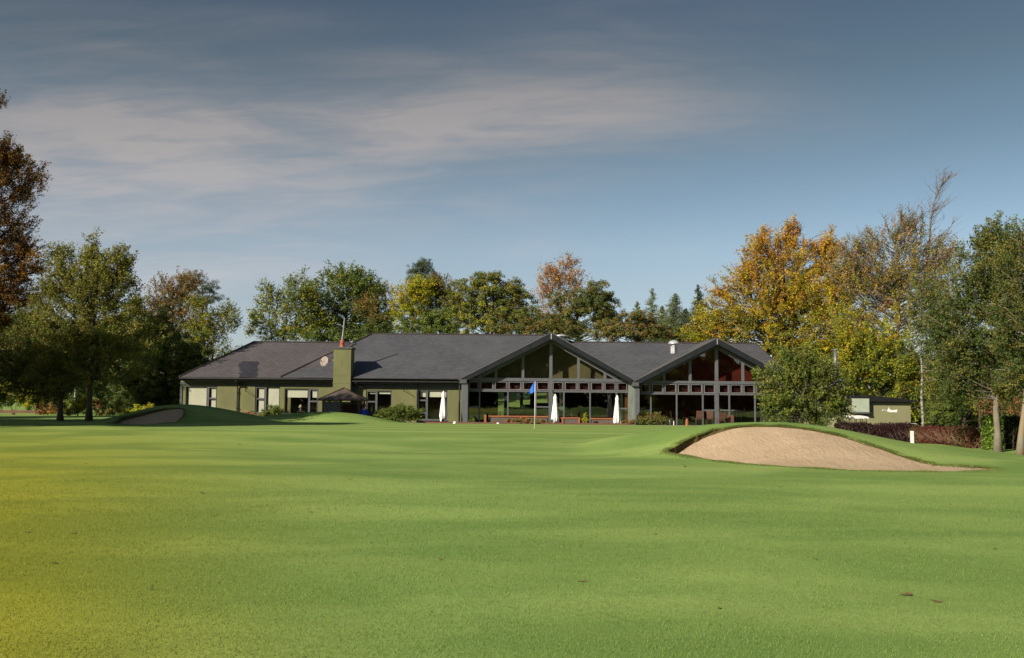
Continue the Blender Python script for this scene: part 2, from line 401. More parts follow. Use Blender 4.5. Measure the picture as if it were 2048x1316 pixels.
# turf: colour of the grass itself varies in drifts, mowing lines and dry patches; a lens tint is painted in
def mat_turf():
    m, bb, p, o = newmat('mown_turf')
    g = bb.n('ShaderNodeNewGeometry').outputs['Position']
    sp = bb.n('ShaderNodeSeparateXYZ', None, {0: g}); x, y, z = sp.outputs
    big = bb.mrange(bb.noise(bb.scalevec(g, .30, .55, .5, (0, 0, .25)), .55, 4, .55, .4), .40, .60)
    mid = bb.mrange(bb.noise(bb.scalevec(g, .45, 1.3, 1, (0, 0, -.12)), .9, 5, .6, .3), .35, .7)
    c = bb.mix(big, (.250, .345, .096), (.150, .242, .060))
    c = bb.mix(bb.math('MULTIPLY', mid, .55), c, (.225, .305, .082))
    # faint oblique mowing bands
    dv = bb.math('ADD', bb.math('ADD', bb.math('MULTIPLY', x, .34), bb.math('MULTIPLY', y, .94)), bb.math('MULTIPLY', bb.noise(g, .22, 3, .6), 5.0))
    band = bb.mrange(bb.math('SINE', bb.math('MULTIPLY', dv, 1.55)), -.8, .8)
    c = bb.mix(bb.math('MULTIPLY', band, .30), c, (.120, .215, .048))
    dry = bb.mrange(bb.noise(bb.scalevec(g, .5, 1.0, 1), 1.7, 6, .65, .6), .60, .74)
    c = bb.mix(bb.math('MULTIPLY', dry, .30), c, (.26, .25, .075))
    # yellow lens tint painted into the turf, stronger towards the left
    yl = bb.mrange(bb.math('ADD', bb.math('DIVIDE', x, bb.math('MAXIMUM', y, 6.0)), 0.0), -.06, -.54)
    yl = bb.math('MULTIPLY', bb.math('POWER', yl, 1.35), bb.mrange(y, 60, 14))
    lens_tint = bb.mix(big, (.305, .290, .014), (.200, .210, .012))
    c = bb.mix(bb.math('MULTIPLY', yl, .82), c, lens_tint)
    # finer cut, paler putting green round the flag
    ex = bb.math('DIVIDE', bb.math('SUBTRACT', x, 0.5), 17.0); ey = bb.math('DIVIDE', bb.math('SUBTRACT', y, 48.0), 9.5)
    rr = bb.math('ADD', bb.math('MULTIPLY', ex, ex), bb.math('MULTIPLY', ey, ey))
    rr = bb.math('ADD', rr, bb.math('MULTIPLY', bb.math('SUBTRACT', bb.noise(g, .12, 2, .5), .5), .5))
    gr = bb.mrange(rr, 1.05, .95)
    stripe = bb.mrange(bb.math('SINE', bb.math('MULTIPLY', bb.math('ADD', y, bb.math('MULTIPLY', x, .03)), 2.1)), -.5, .5)
    gc = bb.mix(stripe, (.245, .335, .095), (.185, .270, .065))
    c = bb.mix(bb.math('MULTIPLY', gr, .9), c, gc)
    # rough on the banks is darker and browner
    fine = bb.noise(g, 42, 3, .7); fine2 = bb.noise(bb.scalevec(g, 1, 1, 1), 11, 4, .75); fine3 = bb.noise(g, 3.2, 5, .75)
    k = bb.math('ADD', bb.math('ADD', bb.math('MULTIPLY', fine, 1.3), bb.math('MULTIPLY', fine2, 1.0)), bb.math('MULTIPLY', fine3, .7))
    k = bb.mrange(k, 1.05, 1.95, .80, 1.20, smooth=False)
    kk = bb.n('ShaderNodeCombineXYZ', None, {0: k, 1: k, 2: k})
    c = bb.mix(1.0, c, kk.outputs[0], 'MULTIPLY')
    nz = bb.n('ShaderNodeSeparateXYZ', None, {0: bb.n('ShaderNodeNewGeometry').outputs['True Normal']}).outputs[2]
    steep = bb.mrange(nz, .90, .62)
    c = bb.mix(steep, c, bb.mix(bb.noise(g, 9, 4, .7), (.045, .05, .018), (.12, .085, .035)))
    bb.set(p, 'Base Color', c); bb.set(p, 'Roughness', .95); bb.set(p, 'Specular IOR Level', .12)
    bm = bb.n('ShaderNodeBump', None, {'Strength': .40, 'Distance': .025, 'Height': bb.math('ADD', bb.math('MULTIPLY', fine, .5), fine2)})
    bb.set(p, 'Normal', bm.outputs[0]); return m
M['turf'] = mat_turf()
def mat_sand():
    m, bb, p, o = newmat('bunker_sand')
    g = bb.n('ShaderNodeNewGeometry').outputs['Position']
    n = bb.mrange(bb.noise(bb.scalevec(g, .6, 1.2, 1), .8, 6, .6), .3, .7)
    c = bb.mix(n, (.50, .375, .255), (.435, .325, .215))
    sp = bb.mrange(bb.noise(g, 14, 4, .75), .56, .72)
    c = bb.mix(bb.math('MULTIPLY', sp, .55), c, (.24, .155, .095))
    st = bb.mrange(bb.noise(bb.scalevec(g, 1.2, 1.2, 9, (0, .15, .1)), 1.1, 4, .6, 1.0), .60, .72)
    c = bb.mix(bb.math('MULTIPLY', st, .30), c, (.27, .18, .12))
    bb.set(p, 'Base Color', c); bb.set(p, 'Roughness', .95); bb.set(p, 'Specular IOR Level', .1)
    wv = bb.n('ShaderNodeTexWave', {'wave_type': 'BANDS', 'bands_direction': 'X'}, {'Vector': g, 'Scale': 3.4, 'Distortion': 2.6, 'Detail': 4., 'Detail Scale': 2.5})
    hh = bb.math('ADD', bb.math('MULTIPLY', wv.outputs[1], .03), bb.math('MULTIPLY', bb.noise(g, 11, 4, .75), 1.0))
    bm = bb.n('ShaderNodeBump', None, {'Strength': .8, 'Distance': .05, 'Height': bb.math('ADD', hh, bb.math('MULTIPLY', bb.noise(bb.scalevec(g, 1, .35, 1, (0, 0, .4)), 5.0, 5, .7, 1.2), 1.3))})
    bb.set(p, 'Normal', bm.outputs[0]); return m
M['sand'] = mat_sand()
M['tarmac'] = pm('tarmac', (.05, .05, .052), (.04, .04, .042), 8, .95, .3)
M['paving'] = pm('terrace_paving', (.16, .13, .11), (.12, .10, .085), 3, .9, .2)

def mat_birch():
    m, bb, p, o = newmat('birch_bark')
    co = bb.n('ShaderNodeTexCoord').outputs['Object']
    n = bb.mrange(bb.noise(bb.scalevec(co, 2, 2, 6), 2.2, 5, .7), .48, .62)
    bb.set(p, 'Base Color', bb.mix(n, (.27, .25, .215), (.07, .06, .045))); bb.set(p, 'Roughness', .85); return m
M['birch'] = mat_birch()
# ------------------------------------------------------------------ the ground
def axis(spans):
    out = []
    for a, b_, st in spans:
        n = max(1, int(round((b_ - a) / st))); out += list(np.linspace(a, b_, n, endpoint=False))
    out.append(spans[-1][1]); return np.array(out)
gx = axis([(-900, -120, 60), (-120, -40, 5), (-40, -25, .6), (-25, -16.5, .12), (-16.5, 4.3, .35), (4.3, 15.8, .055), (15.8, 40, .6), (40, 120, 5), (120, 900, 60)])
gy = axis([(-300, -20, 35), (-20, 4, 2), (4, 22.3, .2), (22.3, 33.2, .055), (33.2, 51, .3), (51, 60.5, .10), (60.5, 80, .6), (80, 130, 3), (130, 400, 30), (400, 1500, 150)])
GXm, GYm = np.meshgrid(gx, gy)
Hm = terr(GXm, GYm)

def densify(pts, n=10):
    pts = [Vector(p) for p in pts]; out = []
    N = len(pts)
    for i in range(N):                       # Catmull-Rom, closed
        p0, p1, p2, p3 = pts[i - 1], pts[i], pts[(i + 1) % N], pts[(i + 2) % N]
        for k in range(n):
            t = k / n
            out.append(0.5 * ((2 * p1) + (p2 - p0) * t + (2 * p0 - 5 * p1 + 4 * p2 - p3) * t * t + (3 * p1 - p0 - 3 * p2 + p3) * t ** 3))
    return out
def sdist(X, Y, poly):
    """signed distance to a closed polygon (negative inside)"""
    x = X.ravel(); y = Y.ravel(); best = np.full(x.shape, 1e9); ins = np.zeros(x.shape, bool)
    n = len(poly)
    for i in range(n):
        ax, ay = poly[i][0], poly[i][1]; bx, by = poly[(i + 1) % n][0], poly[(i + 1) % n][1]
        dx, dy = bx - ax, by - ay; L = dx * dx + dy * dy + 1e-12
        t = np.clip(((x - ax) * dx + (y - ay) * dy) / L, 0, 1)
        best = np.minimum(best, (x - ax - t * dx) ** 2 + (y - ay - t * dy) ** 2)
        c = ((ay > y) != (by > y)); xi = ax + (y - ay) / (by - ay + 1e-12) * dx
        ins ^= c & (x < xi)
    d = np.sqrt(best); return np.where(ins, -d, d).reshape(X.shape)

sand_px = {
 'right': [(1334, 905), (1352, 894), (1372, 882), (1400, 870), (1432, 861), (1465, 855.5), (1505, 852.5), (1550, 853), (1600, 857), (1650, 865), (1700, 878), (1750, 894), (1790, 908), (1825, 920), (1865, 928), (1920, 932), (1985, 937.5),
           (1960, 943), (1880, 944.5), (1800, 944), (1700, 941.5), (1600, 936), (1520, 931), (1440, 923), (1380, 913)],
 'left': [(222, 847), (240, 838), (262, 831), (300, 823), (335, 817.5), (357, 816.5), (366, 820), (367, 828), (360, 838), (345, 846), (300, 849), (255, 850)]}
RIMS = []
for key, lip_hi in (('right', .20), ('left', .16)):
    poly = densify([GP(px, py, 15, 57.5) for px, py in sand_px[key]], 5)
    pxs = [p.x for p in poly]; pys = [p.y for p in poly]
    x0, x1, y0, y1 = min(pxs) - 1, max(pxs) + 1, min(pys) - 1, max(pys) + 1
    ix = np.where((gx > x0) & (gx < x1))[0]; iy = np.where((gy > y0) & (gy < y1))[0]
    sx, sy = slice(ix[0], ix[-1] + 1), slice(iy[0], iy[-1] + 1)
    Xs, Ys = GXm[sy, sx], GYm[sy, sx]
    d = sdist(Xs, Ys, poly)
    d = d + .05 * smin_noise(Xs, Ys, 7, 9) + .035 * smin_noise(Xs, Ys, 19, 2)
    h0 = Hm[sy, sx].copy()
    Hm[sy, sx] = h0 - .6 * ss(-.01, .09, -d) + .018 * np.exp(-(d / .25) ** 2)
    # the sand lies lower under the back lip, nearly flush at the front
    ymid = (y0 + y1) / 2
    back = ss(y0 + 1, y1 - 1, Ys)
    left_end = (1 - ss(x0 + 1.2, x0 + 4.0, Xs))
    lip = .018 + lip_hi * np.maximum(back * .10, left_end * ss(.15, .5, back + .1))
    zs = h0 - lip + .012 * smin_noise(Xs, Ys, 3.1, 4) + .006 * smin_noise(Xs, Ys, 9, 6)
    inside = d < .30
    RIMS.append(poly)
    ny, nx = Xs.shape
    idx = -np.ones(Xs.shape, int); idx[inside] = np.arange(inside.sum())
    vs = np.stack([Xs[inside], Ys[inside], zs[inside]], 1)
    q = np.stack([idx[:-1, :-1], idx[:-1, 1:], idx[1:, 1:], idx[1:, :-1]], -1).reshape(-1, 4)
    q = q[(q >= 0).all(1)]
    me = bpy.data.meshes.new('bunker_sand'); me.from_pydata(vs.tolist(), [], q.tolist()); me.materials.append(M['sand'])
    me.polygons.foreach_set('use_smooth', [True] * len(me.polygons))
    o = bpy.data.objects.new('bunker_sand', me); COL.objects.link(o); tag(o, kind='structure')

def grid_mesh(name, X, Y, Z, m):
    ny, nx = X.shape
    me = bpy.data.meshes.new(name)
    v = np.stack([X, Y, Z], -1).reshape(-1, 3).astype(np.float32)
    i = np.arange(ny * nx).reshape(ny, nx)
    q = np.stack([i[:-1, :-1], i[:-1, 1:], i[1:, 1:], i[1:, :-1]], -1).reshape(-1, 4)
    me.vertices.add(len(v)); me.vertices.foreach_set('co', v.ravel())
    me.loops.add(q.size); me.loops.foreach_set('vertex_index', q.ravel().astype(np.int32))
    me.polygons.add(len(q)); me.polygons.foreach_set('loop_start', (np.arange(len(q)) * 4).astype(np.int32))
    me.polygons.foreach_set('loop_total', np.full(len(q), 4, np.int32))
    me.polygons.foreach_set('use_smooth', np.ones(len(q), bool))
    me.update(calc_edges=True); me.materials.append(m)
    o = bpy.data.objects.new(name, me); COL.objects.link(o); return o
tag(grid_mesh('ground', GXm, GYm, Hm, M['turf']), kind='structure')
# car park beyond the hedge and paved terrace round the clubhouse
gxx, gyy = np.meshgrid(np.arange(17.5, 60, 1.0), np.arange(44, 62, 1.0))
tag(grid_mesh('car_park', gxx, gyy, terr(gxx, gyy) + .02, M['tarmac']), kind='structure')
gxx, gyy = np.meshgrid(np.arange(-22, 19, .5), np.arange(62.6, 66.4, .25))
tag(grid_mesh('terrace', gxx, gyy, terr(gxx, gyy) + .03, M['paving']), kind='structure')

def tri_mesh(name, V, F, cols, mats, parent=None, kind=None, n=4, smooth=False):
    """bulk mesh: V (N,3), n verts per face in order, per-vertex colours"""
    off = np.array(world_of(parent)) if parent else np.zeros(3)
    me = bpy.data.meshes.new(name); V = (V - off).astype(np.float32)
    me.vertices.add(len(V)); me.vertices.foreach_set('co', V.ravel())
    nf = len(V) // n
    me.loops.add(nf * n); me.loops.foreach_set('vertex_index', np.arange(nf * n, dtype=np.int32))
    me.polygons.add(nf); me.polygons.foreach_set('loop_start', (np.arange(nf) * n).astype(np.int32))
    me.polygons.foreach_set('loop_total', np.full(nf, n, np.int32))
    me.update(calc_edges=True)
    if cols is not None:
        a = me.attributes.new('col', 'FLOAT_COLOR', 'POINT')
        c = np.ones((len(V), 4), np.float32); c[:, :3] = cols; a.data.foreach_set('color', c.ravel())
    me.materials.append(mats)
    o = bpy.data.objects.new(name, me); COL.objects.link(o); o.parent = parent
    if kind: o['kind'] = kind
    return o

# short mown blades standing up out of the near fairway
rg = np.random.RandomState(7)
NB_ = 250000
yy = 5.6 + (rg.rand(NB_) ** 1.7) * 25
xx = (rg.rand(NB_) * 2 - 1) * (yy * .535 + .3)
clump = .5 + .5 * smin_noise(xx, yy, 6.0, 12)
L = (.008 + .012 * rg.rand(NB_)) * (.7 + .6 * clump) * (1 + (yy - 6) * .03) * (1 - .92 * ss(13, 29, yy))
wd = (.0018 + .0015 * rg.rand(NB_)) * (1 + (np.minimum(yy, 18) - 6) * .09)
a = rg.rand(NB_) * 6.283; le = rg.rand(NB_) * .9
zz = terr(xx, yy) - .002
V = np.zeros((NB_, 3, 3))
V[:, 0] = np.stack([xx - wd * np.cos(a), yy - wd * np.sin(a), zz], 1)
V[:, 1] = np.stack([xx + wd * np.cos(a), yy + wd * np.sin(a), zz], 1)
V[:, 2] = np.stack([xx + L * le * np.sin(a * 3.7), yy + L * le * np.cos(a * 3.7), zz + L], 1)
big = .5 + .5 * smin_noise(xx * .6, yy * 1.1, 1.0, 21)
ylw = np.clip((-.06 - xx / yy) / .48, 0, 1) ** 1.35 * .8  # same yellow lens tint painted into the blade colours at the left
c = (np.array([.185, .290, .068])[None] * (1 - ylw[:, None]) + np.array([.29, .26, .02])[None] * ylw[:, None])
c = c * (.82 + .36 * rg.rand(NB_)[:, None]) * (.82 + .3 * big[:, None])
dryb = rg.rand(NB_) < .05; c[dryb] = np.array([.28, .30, .11])
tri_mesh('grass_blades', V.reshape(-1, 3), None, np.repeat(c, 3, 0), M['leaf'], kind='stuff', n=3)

# longer uncut grass hanging over the bunker rims
for poly, n in ((RIMS[0], 42000), (RIMS[1], 9000)):
    pa_ = np.array([[p.x, p.y] for p in poly]); nx_ = np.roll(pa_, -1, 0); sl_ = np.linalg.norm(nx_ - pa_, axis=1)
    k = rg.choice(len(pa_), n, p=sl_ / sl_.sum()); t = rg.rand(n)[:, None]; dirn = (nx_ - pa_)[k] / sl_[k][:, None]
    nrm_ = np.stack([dirn[:, 1], -dirn[:, 0]], 1); cen_ = pa_.mean(0); base_ = pa_[k] + (nx_ - pa_)[k] * t
    off_ = np.abs(rg.normal(size=n)) * .11 - .01
    sgn = np.sign(((base_ - cen_) * nrm_).sum(1)); q_ = base_ + nrm_ * (sgn * off_)[:, None]
    x_, y_ = q_[:, 0], q_[:, 1]; z_ = terr(x_, y_) - .005
    clump_ = .5 + .5 * np.sin(k * .9 + t[:, 0]) * np.sin(k * .23); L_ = (.025 + .045 * rg.rand(n)) * (.6 + .7 * clump_); w_ = .006 + .004 * rg.rand(n); a_ = rg.rand(n) * 6.28
    V = np.zeros((n, 3, 3)); V[:, 0] = np.stack([x_ - w_ * np.cos(a_), y_ - w_ * np.sin(a_), z_], 1); V[:, 1] = np.stack([x_ + w_ * np.cos(a_), y_ + w_ * np.sin(a_), z_], 1)
    V[:, 2] = np.stack([x_ - nrm_[:, 0] * sgn * L_ * .5, y_ - nrm_[:, 1] * sgn * L_ * .5, z_ + L_ * .8], 1)
    c_ = np.array([[.13, .20, .045], [.10, .16, .035], [.20, .18, .06], [.15, .22, .05]])[rg.randint(0, 4, n)] * (.7 + .5 * rg.rand(n))[:, None]
    tri_mesh('rough_grass', V.reshape(-1, 3), None, np.repeat(c_, 3, 0), M['leaf'], kind='stuff', n=3)

# ------------------------------------------------------------------ the clubhouse
YW = 66.0                 # face of the walls and glass
YE = 65.45                # front edge of the eaves
cl = thing('clubhouse', 'long single-storey clubhouse with dark slate roofs, olive walls and two glazed gables', 'building', (0, 66.5, tz(0, 66.5)))
zf = -0.15                # wall foot
def rectW(px0, py0, px1, py1, Y=YW):
    pm_, qm = (py0 + py1) / 2, (px0 + px1) / 2
    return RX(px0, pm_, Y), RX(px1, pm_, Y), RZ(qm, py1, Y), RZ(qm, py0, Y)
z_soff = RZ(560, 766, YW)              # underside of fascia
z_eave = RZ(600, 755.5, YE)
z_eave2 = RZ(800, 760.5, YE)
PITCHK = 0.5                           # roof rises .5 per metre
xL = RX(361, 790, YW); xR = RX(1600, 800, YW)
# walls as piers between the openings, wall above and below windows
win = [(371, 772.5, 434, 826), (510, 773, 560, 826), (569, 777, 636.5, 828), (732, 781, 783.5, 828), (834.8, 780, 895, 840)]
wb = MB()
xs = [xL]
for (a0, t0, a1, t1) in win:
    x0, x1, z0, z1 = rectW(a0, t0, a1, t1); z0 = max(z0, .25)
    xs += [x0, x1]
    wb.box(x0, x1, YW, YW + .3, zf, z0 if a0 != 834.8 else zf + .05)
    wb.box(x0, x1, YW, YW + .3, z1, z_eave + .1)
xs.append(RX(930, 800, YW))
for i in range(0, len(xs), 2): wb.box(xs[i], xs[i + 1], YW, YW + .3, zf, z_eave + .1)
YB = 80.0
wb.box(xL, xL + .3, YW + .3, YB, zf, z_eave + .1)                        # left end
wb.box(xR - .3, xR, YW + .3, YB, zf, z_eave + .1)
wb.box(xL, RX(1000, 800, YB) - .2, YB - .3, YB, zf, z_eave + .1)                 # back wall left of the garden window
bw0, bw1 = RX(1000, 800, YB), RX(1155, 800, YB)
wb.box(bw0 - .2, bw1 + .2, YB - .3, YB, RZ(1080, 785, YB), z_eave + .1)
wb.box(bw0 - .2, bw1 + .2, YB - .3, YB, zf, .35)
wb.box(bw1 + .2, xR, YB - .3, YB, zf, z_eave + .1)
wb.build('wall', M['wall'], cl)
# grey lintel band under the fascia
lb = MB()
lb.box(xL - .03, RX(666, 768, YW), YW - .04, YW - .002, RZ(520, 771.5, YW), z_soff)
lb.box(RX(702, 768, YW), RX(925, 768, YW), YW - .04, YW - .002, RZ(800, 776.7, YW), RZ(800, 768, YW))
lb.box(xL - .03, xL + .12, YW - .05, YW - .003, zf, RZ(365, 771.5, YW) - .002)
lb.build('lintel_band', M['lintel'], cl)

def window(a0, t0, a1, t1, sash, rails, blind=None, sash_left=True, blind_s=None, side=None):
    x0, x1, z0, z1 = rectW(a0, t0, a1, t1); z0 = max(z0, .25)
    f = MB(); w = .055; yf, yb = YW + .05, YW + .13
    f.box(x0, x0 + w, yf, yb, z0, z1); f.box(x1 - w, x1, yf, yb, z0, z1)
    f.box(x0 + w, x1 - w, yf, yb, z1 - w, z1); f.box(x0 + w, x1 - w, yf, yb, z0, z0 + w)
    sx0, sx1 = RX(sash[0], 800, YW), RX(sash[1], 800, YW)
    xm = sx1 if sash_left else sx0
    f.box(xm - .05, xm + .05, yf - .01, yb + .01, z0 + w, z1 - w)
    for r in rails:
        zr = RZ((a0 + a1) / 2, r, YW)
        if zr > z0 + .1: f.box(sx0 + (w if sash_left else .05), sx1 - (.05 if sash_left else w), yf - .012, yb + .012, zr - .05, zr + .05)
    # sash inner frame
    s0, s1 = (x0 + w, xm - .05) if sash_left else (xm + .05, x1 - w)
    f.box(s0, s0 + .035, yf - .02, yf - .002, z0 + w, z1 - w); f.box(s1 - .035, s1, yf - .02, yf - .002, z0 + w, z1 - w)
    f.box(s0 + .035, s1 - .035, yf - .02, yf - .002, z1 - w - .04, z1 - w)
    o = f.build('window', M['grey_frame'], cl)
    g = MB(); g.box(x0 + w * .6, x1 - w * .6, YW + .085, YW + .095, z0 + w * .6, z1 - w * .6); g.build('pane', M['glass'], o)
    sl_ = MB(); sl_.box(x0 - .03, x1 + .03, YW - .05, YW + .05, z0 - .05, z0); sl_.build('sill', M['grey_frame'], o)
    big = (xm + .12, x1 - w - .05) if sash_left else (x0 + w + .05, xm - .12)
    if blind is not None:
        zb = RZ((a0 + a1) / 2, blind, YW); bl = MB(); n = 2
        bl.box(big[0], big[1], YW + .16, YW + .175, max(zb, z0 + .02), z1 - .02)
        zbs = RZ((a0 + a1) / 2, blind_s if blind_s else blind, YW)
        bl.box(s0 + (.25 * (s1 - s0)), s1, YW + .16, YW + .175, max(zbs, z0 + .02), z1 - .02)
        bl.tube([(big[0], YW + .18, z1 - .03), (big[1], YW + .18, z1 - .03)], .03, 6)
        bl.build('blind', M['blind'], o)
    return o
window(*win[0], (415, 434), [796.5], 830, False)
window(*win[1], (512, 530.5), [797.5], 830, True)
window(*win[2], (617.5, 636), [802.5], 795, False)
window(*win[3], (734, 753), [803.5], 787.8, True)
window(*win[4], (836, 854), [800.8, 825.5], 794, True)

# roofs ---------------------------------------------------------------
def lerp_(a, b_, t): return a + (b_ - a) * t
def plane_roof(name, quad, m, th=.06): return MB().slab(quad, th).build(name, m, cl)
YR1 = YE + (RZ(1000, 685, 71.5) - z_eave) / PITCHK
def ridgeY(px, py, ze):               # depth at which a front slope of this pitch shows at this pixel
    d = ray(px, py); d = d / d.y
    return (ze - EYE - PITCHK * YE) / (d.z - PITCHK)
yl = ridgeY(560, 684.5, z_eave); zl = P(560, 684.5, yl).z
yc = ridgeY(900, 669.5, z_eave2); zc = P(900, 669.5, yc).z
yr = ridgeY(1240, 685.5, z_eave2); zr_ = P(1240, 685.5, yr).z
xl_e = RX(358.5, 755, YE); xl_r = RX(508, 684, yl)
xc_r = RX(744, 668.5, yc)
xh_e = RX(561, 756, YE)
backL = 2 * yl - YE; backC = 2 * yc - YE
x_cut = RX(712, 690, yl)
r = MB()
r.slab([(xl_e, YE, z_eave), (xh_e + 1.2, YE, z_eave), (x_cut, yl, zl), (xl_r, yl, zl)], .06)
r.slab([(xl_e, YE, z_eave), (xl_r, yl, zl), (xl_e, backL, z_eave)], .06)
r.slab([(xl_e, backL, z_eave), (xl_r, yl, zl), (x_cut, yl, zl), (x_cut, backL, z_eave)], .06)
ro1 = r.build('roof', M['slate_brown'], cl); ro1['label'] = 'weathered brownish slate roof of the left wing'
# patch of newer darker slates
pa = MB(); dz = .012
def on_left(px, py, up=0.0):
    y = ridgeY(px, py, z_eave + up); return P(px, py, y)
rows = [(484, 517), (478, 519), (476, 516), (478, 514), (480, 516), (478, 517), (482, 513), (477, 515), (480, 516), (478, 513)]
for i, (a0, a1) in enumerate(rows):
    y0_, y1_ = 722.5 + i * 3.2, 722.5 + (i + 1) * 3.2
    pa.slab([on_left(a0, y1_, dz), on_left(a1, y1_, dz), on_left(a1, y0_, dz), on_left(a0, y0_, dz)], .01)
pa.build('slate_patch', M['slate_dark'], ro1)
# centre block: higher hipped roof; its front slope stands a little proud of the wing's
zc_e = z_eave + .03
kC = (zc - zc_e) / (yc - YE)
def onC(px, py):
    d = ray(px, py); d = d / d.y; y = (zc_e - EYE - kC * YE) / (d.z - kC); return P(px, py, y)
hipA = Vector((xh_e, YE, zc_e)); hipB = Vector((xc_r, yc, zc))
xg = RX(1100, 700, yc)
r = MB()
gA = [P(917, 760, 65.0), P(1102.5, 666, 65.0), P(1263, 757.5, 65.0)]; gB = [P(1266, 764.5, 65.0), P(1434.5, 676.5, 65.0), P(1600, 766, 65.0)]
onS = lambda x, z: (x, YE + (z - zc_e) / kC, z)
zA = gA[1].z - .02
r.slab([hipA, (gA[0].x + .1, YE, zc_e), onS(gA[1].x, zA), (gA[1].x + .02, yc, zc), hipB], .05)
r.slab([hipA, hipB, (xh_e, backC, zc_e)], .05)
r.slab([(xh_e, backC, zc_e), hipB, (xg, yc, zc), (xg + 3.0, backC, zc_e)], .05)
ro2 = r.build('roof', M['slate'], cl)
# ridge and hip tiles
rt = MB()
rt.tube([(xl_e, YE, z_eave + .02), (xl_r, yl, zl + .02), (RX(700, 688, yl), yl, zl + .02)], .07, 6)
rt.tube([hipA + Vector((0, 0, .02)), hipB + Vector((0, 0, .02)), (xg - .4, yc, zc + .02)], .07, 6)
rt.build('ridge_tiles', M['ridge'], ro2)
# right block behind the two gables
xe2 = RX(1600, 760, YE); xr0 = RX(1100, 690, yr); xr1 = RX(1511, 701, yr)
backR = 2 * yr - YE
r = MB()
XA = RX(1090, 760, YE) + .5
fA = min(.98, (zr_ - z_eave2) / (gA[1].z - z_eave2)); fB = min(.985, (zr_ - z_eave2) / (gB[1].z - z_eave2))
xA_ = lerp_(gA[2].x, gA[1].x, fA)
r.slab([(xA_, yr, zr_), (gA[2].x - .05, YE, z_eave2), (lerp_(gB[0].x, gB[1].x, fB), YE + fB * (yr - YE), z_eave2 + fB * (zr_ - z_eave2)), (lerp_(gB[2].x, gB[1].x, fB), YE + fB * (yr - YE), z_eave2 + fB * (zr_ - z_eave2)), (xe2, YE, z_eave2), (xr1, yr, zr_)], .055)
r.slab([(xe2, YE, z_eave2), (xe2, backR, z_eave2), (xr1, yr, zr_)], .055)
r.slab([(xr0, yr, zr_), (xr1, yr, zr_), (xe2, backR, z_eave2), (XA, backR, z_eave2)], .055)
r.slab([(xg + .03, yc, zc - .05), (xr0 + 1.5, yc + .01, zr_ - .2), (xg + 3.0, backC, zc_e)], .05)
ro3 = r.build('roof', M['slate'], cl)
MB().tube([(xr0, yr, zr_ + .02), (xr1, yr, zr_ + .02), (xe2, YE, z_eave2 + .02)], .06, 6).build('ridge_tiles', M['ridge'], ro3)
# fascia, gutters
xch0, xch1 = RX(666.5, 740, 65.3), RX(701.6, 740, 65.3)
fb = MB()
def fascia(x0, x1, z):
    fb.box(x0, x1, YE + .04, YE + .08, z - .24, z - .045)
    fb.box(x0, x1, YE + .08, YW + .0, z - .25, z - .235)         # soffit
fascia(xl_e + .05, xch0, z_eave); fascia(xch1, RX(921, 760, YE), z_eave2)
fb.box(xl_e + .05, xl_e + .09, YE + .08, backL, z_eave - .24, z_eave - .05)
fb.build('fascia', M['fascia'], cl)
gu = MB()
for x0, x1, z in ((xl_e, xch0 - .05, z_eave), (xch1 + .05, RX(921, 760, YE), z_eave2)):
    gu.tube([(x0, YE - .03, z - .10), (x1, YE - .03, z - .10)], .06, 8)
gu.build('gutter', M['black'], cl)
for px, t in ((474.5, 764), (713.5, 766), (834.5, 768)):
    x = RX(px, 790, YW - .12); d = MB()
    d.tube([(x, YE - .03, t and z_eave2 - .14), (x, YW - .22, z_eave2 - .36), (x, YW - .10, z_eave2 - .55), (x, YW - .10, .05)], .045, 8)
    d.box(x - .07, x + .07, YW - .16, YW - .003, z_eave2 - .9, z_eave2 - .86); d.box(x - .07, x + .07, YW - .16, YW - .003, .9, .94)
    dd = d.build('downpipe', M['grey_frame'] if px > 600 and px < 800 else M['black'], cl)

# chimney -----------------------------------------------------------
ch = MB(); yc0, yc1 = 65.3, 66.7
zt = RZ(684, 697.5, yc0)
ch.box(xch0, xch1, yc0, yc1, zf, zt)
zb1, zb2 = RZ(684, 751, yc0), RZ(684, 765.5, yc0)
chim = ch.build('chimney', M['wall'], cl)
MB().box(xch0 - .012, xch1 + .012, yc0 - .012, yc0 - .002, zb1 - .02, zb1 + .02).box(xch0 - .02, xch1 + .02, yc0 - .014, yc0 - .002, zb2 - .05, zb2 + .03).build('string_course', M['wall'], chim)
MB().box(xch0 - .07, xch1 + .07, yc0 - .07, yc1 + .07, zt, RZ(684, 693.8, yc0)).build('capping', M['lintel'], chim)
xp = RX(684.5, 685, 66.0); zp = RZ(684, 693.8, yc0)
pot = MB().lathe([(.17, 0), (.17, .05), (.15, .07), (.145, .28), (.165, .30), (.165, .34), (.12, .36), (.12, .50), (.08, .52)], (xp, 66.0, zp), 14).build('chimney_pot', M['terracotta'], chim, True)
zft = RZ(687, 636, 66.0)
MB().tube([(xp, 66.0, zp + .4), (xp + .05, 66.0, zp + .95), (xp + .13, 66.0, zft)], [.085, .06, .055], 8).build('flue', M['steel'], chim)
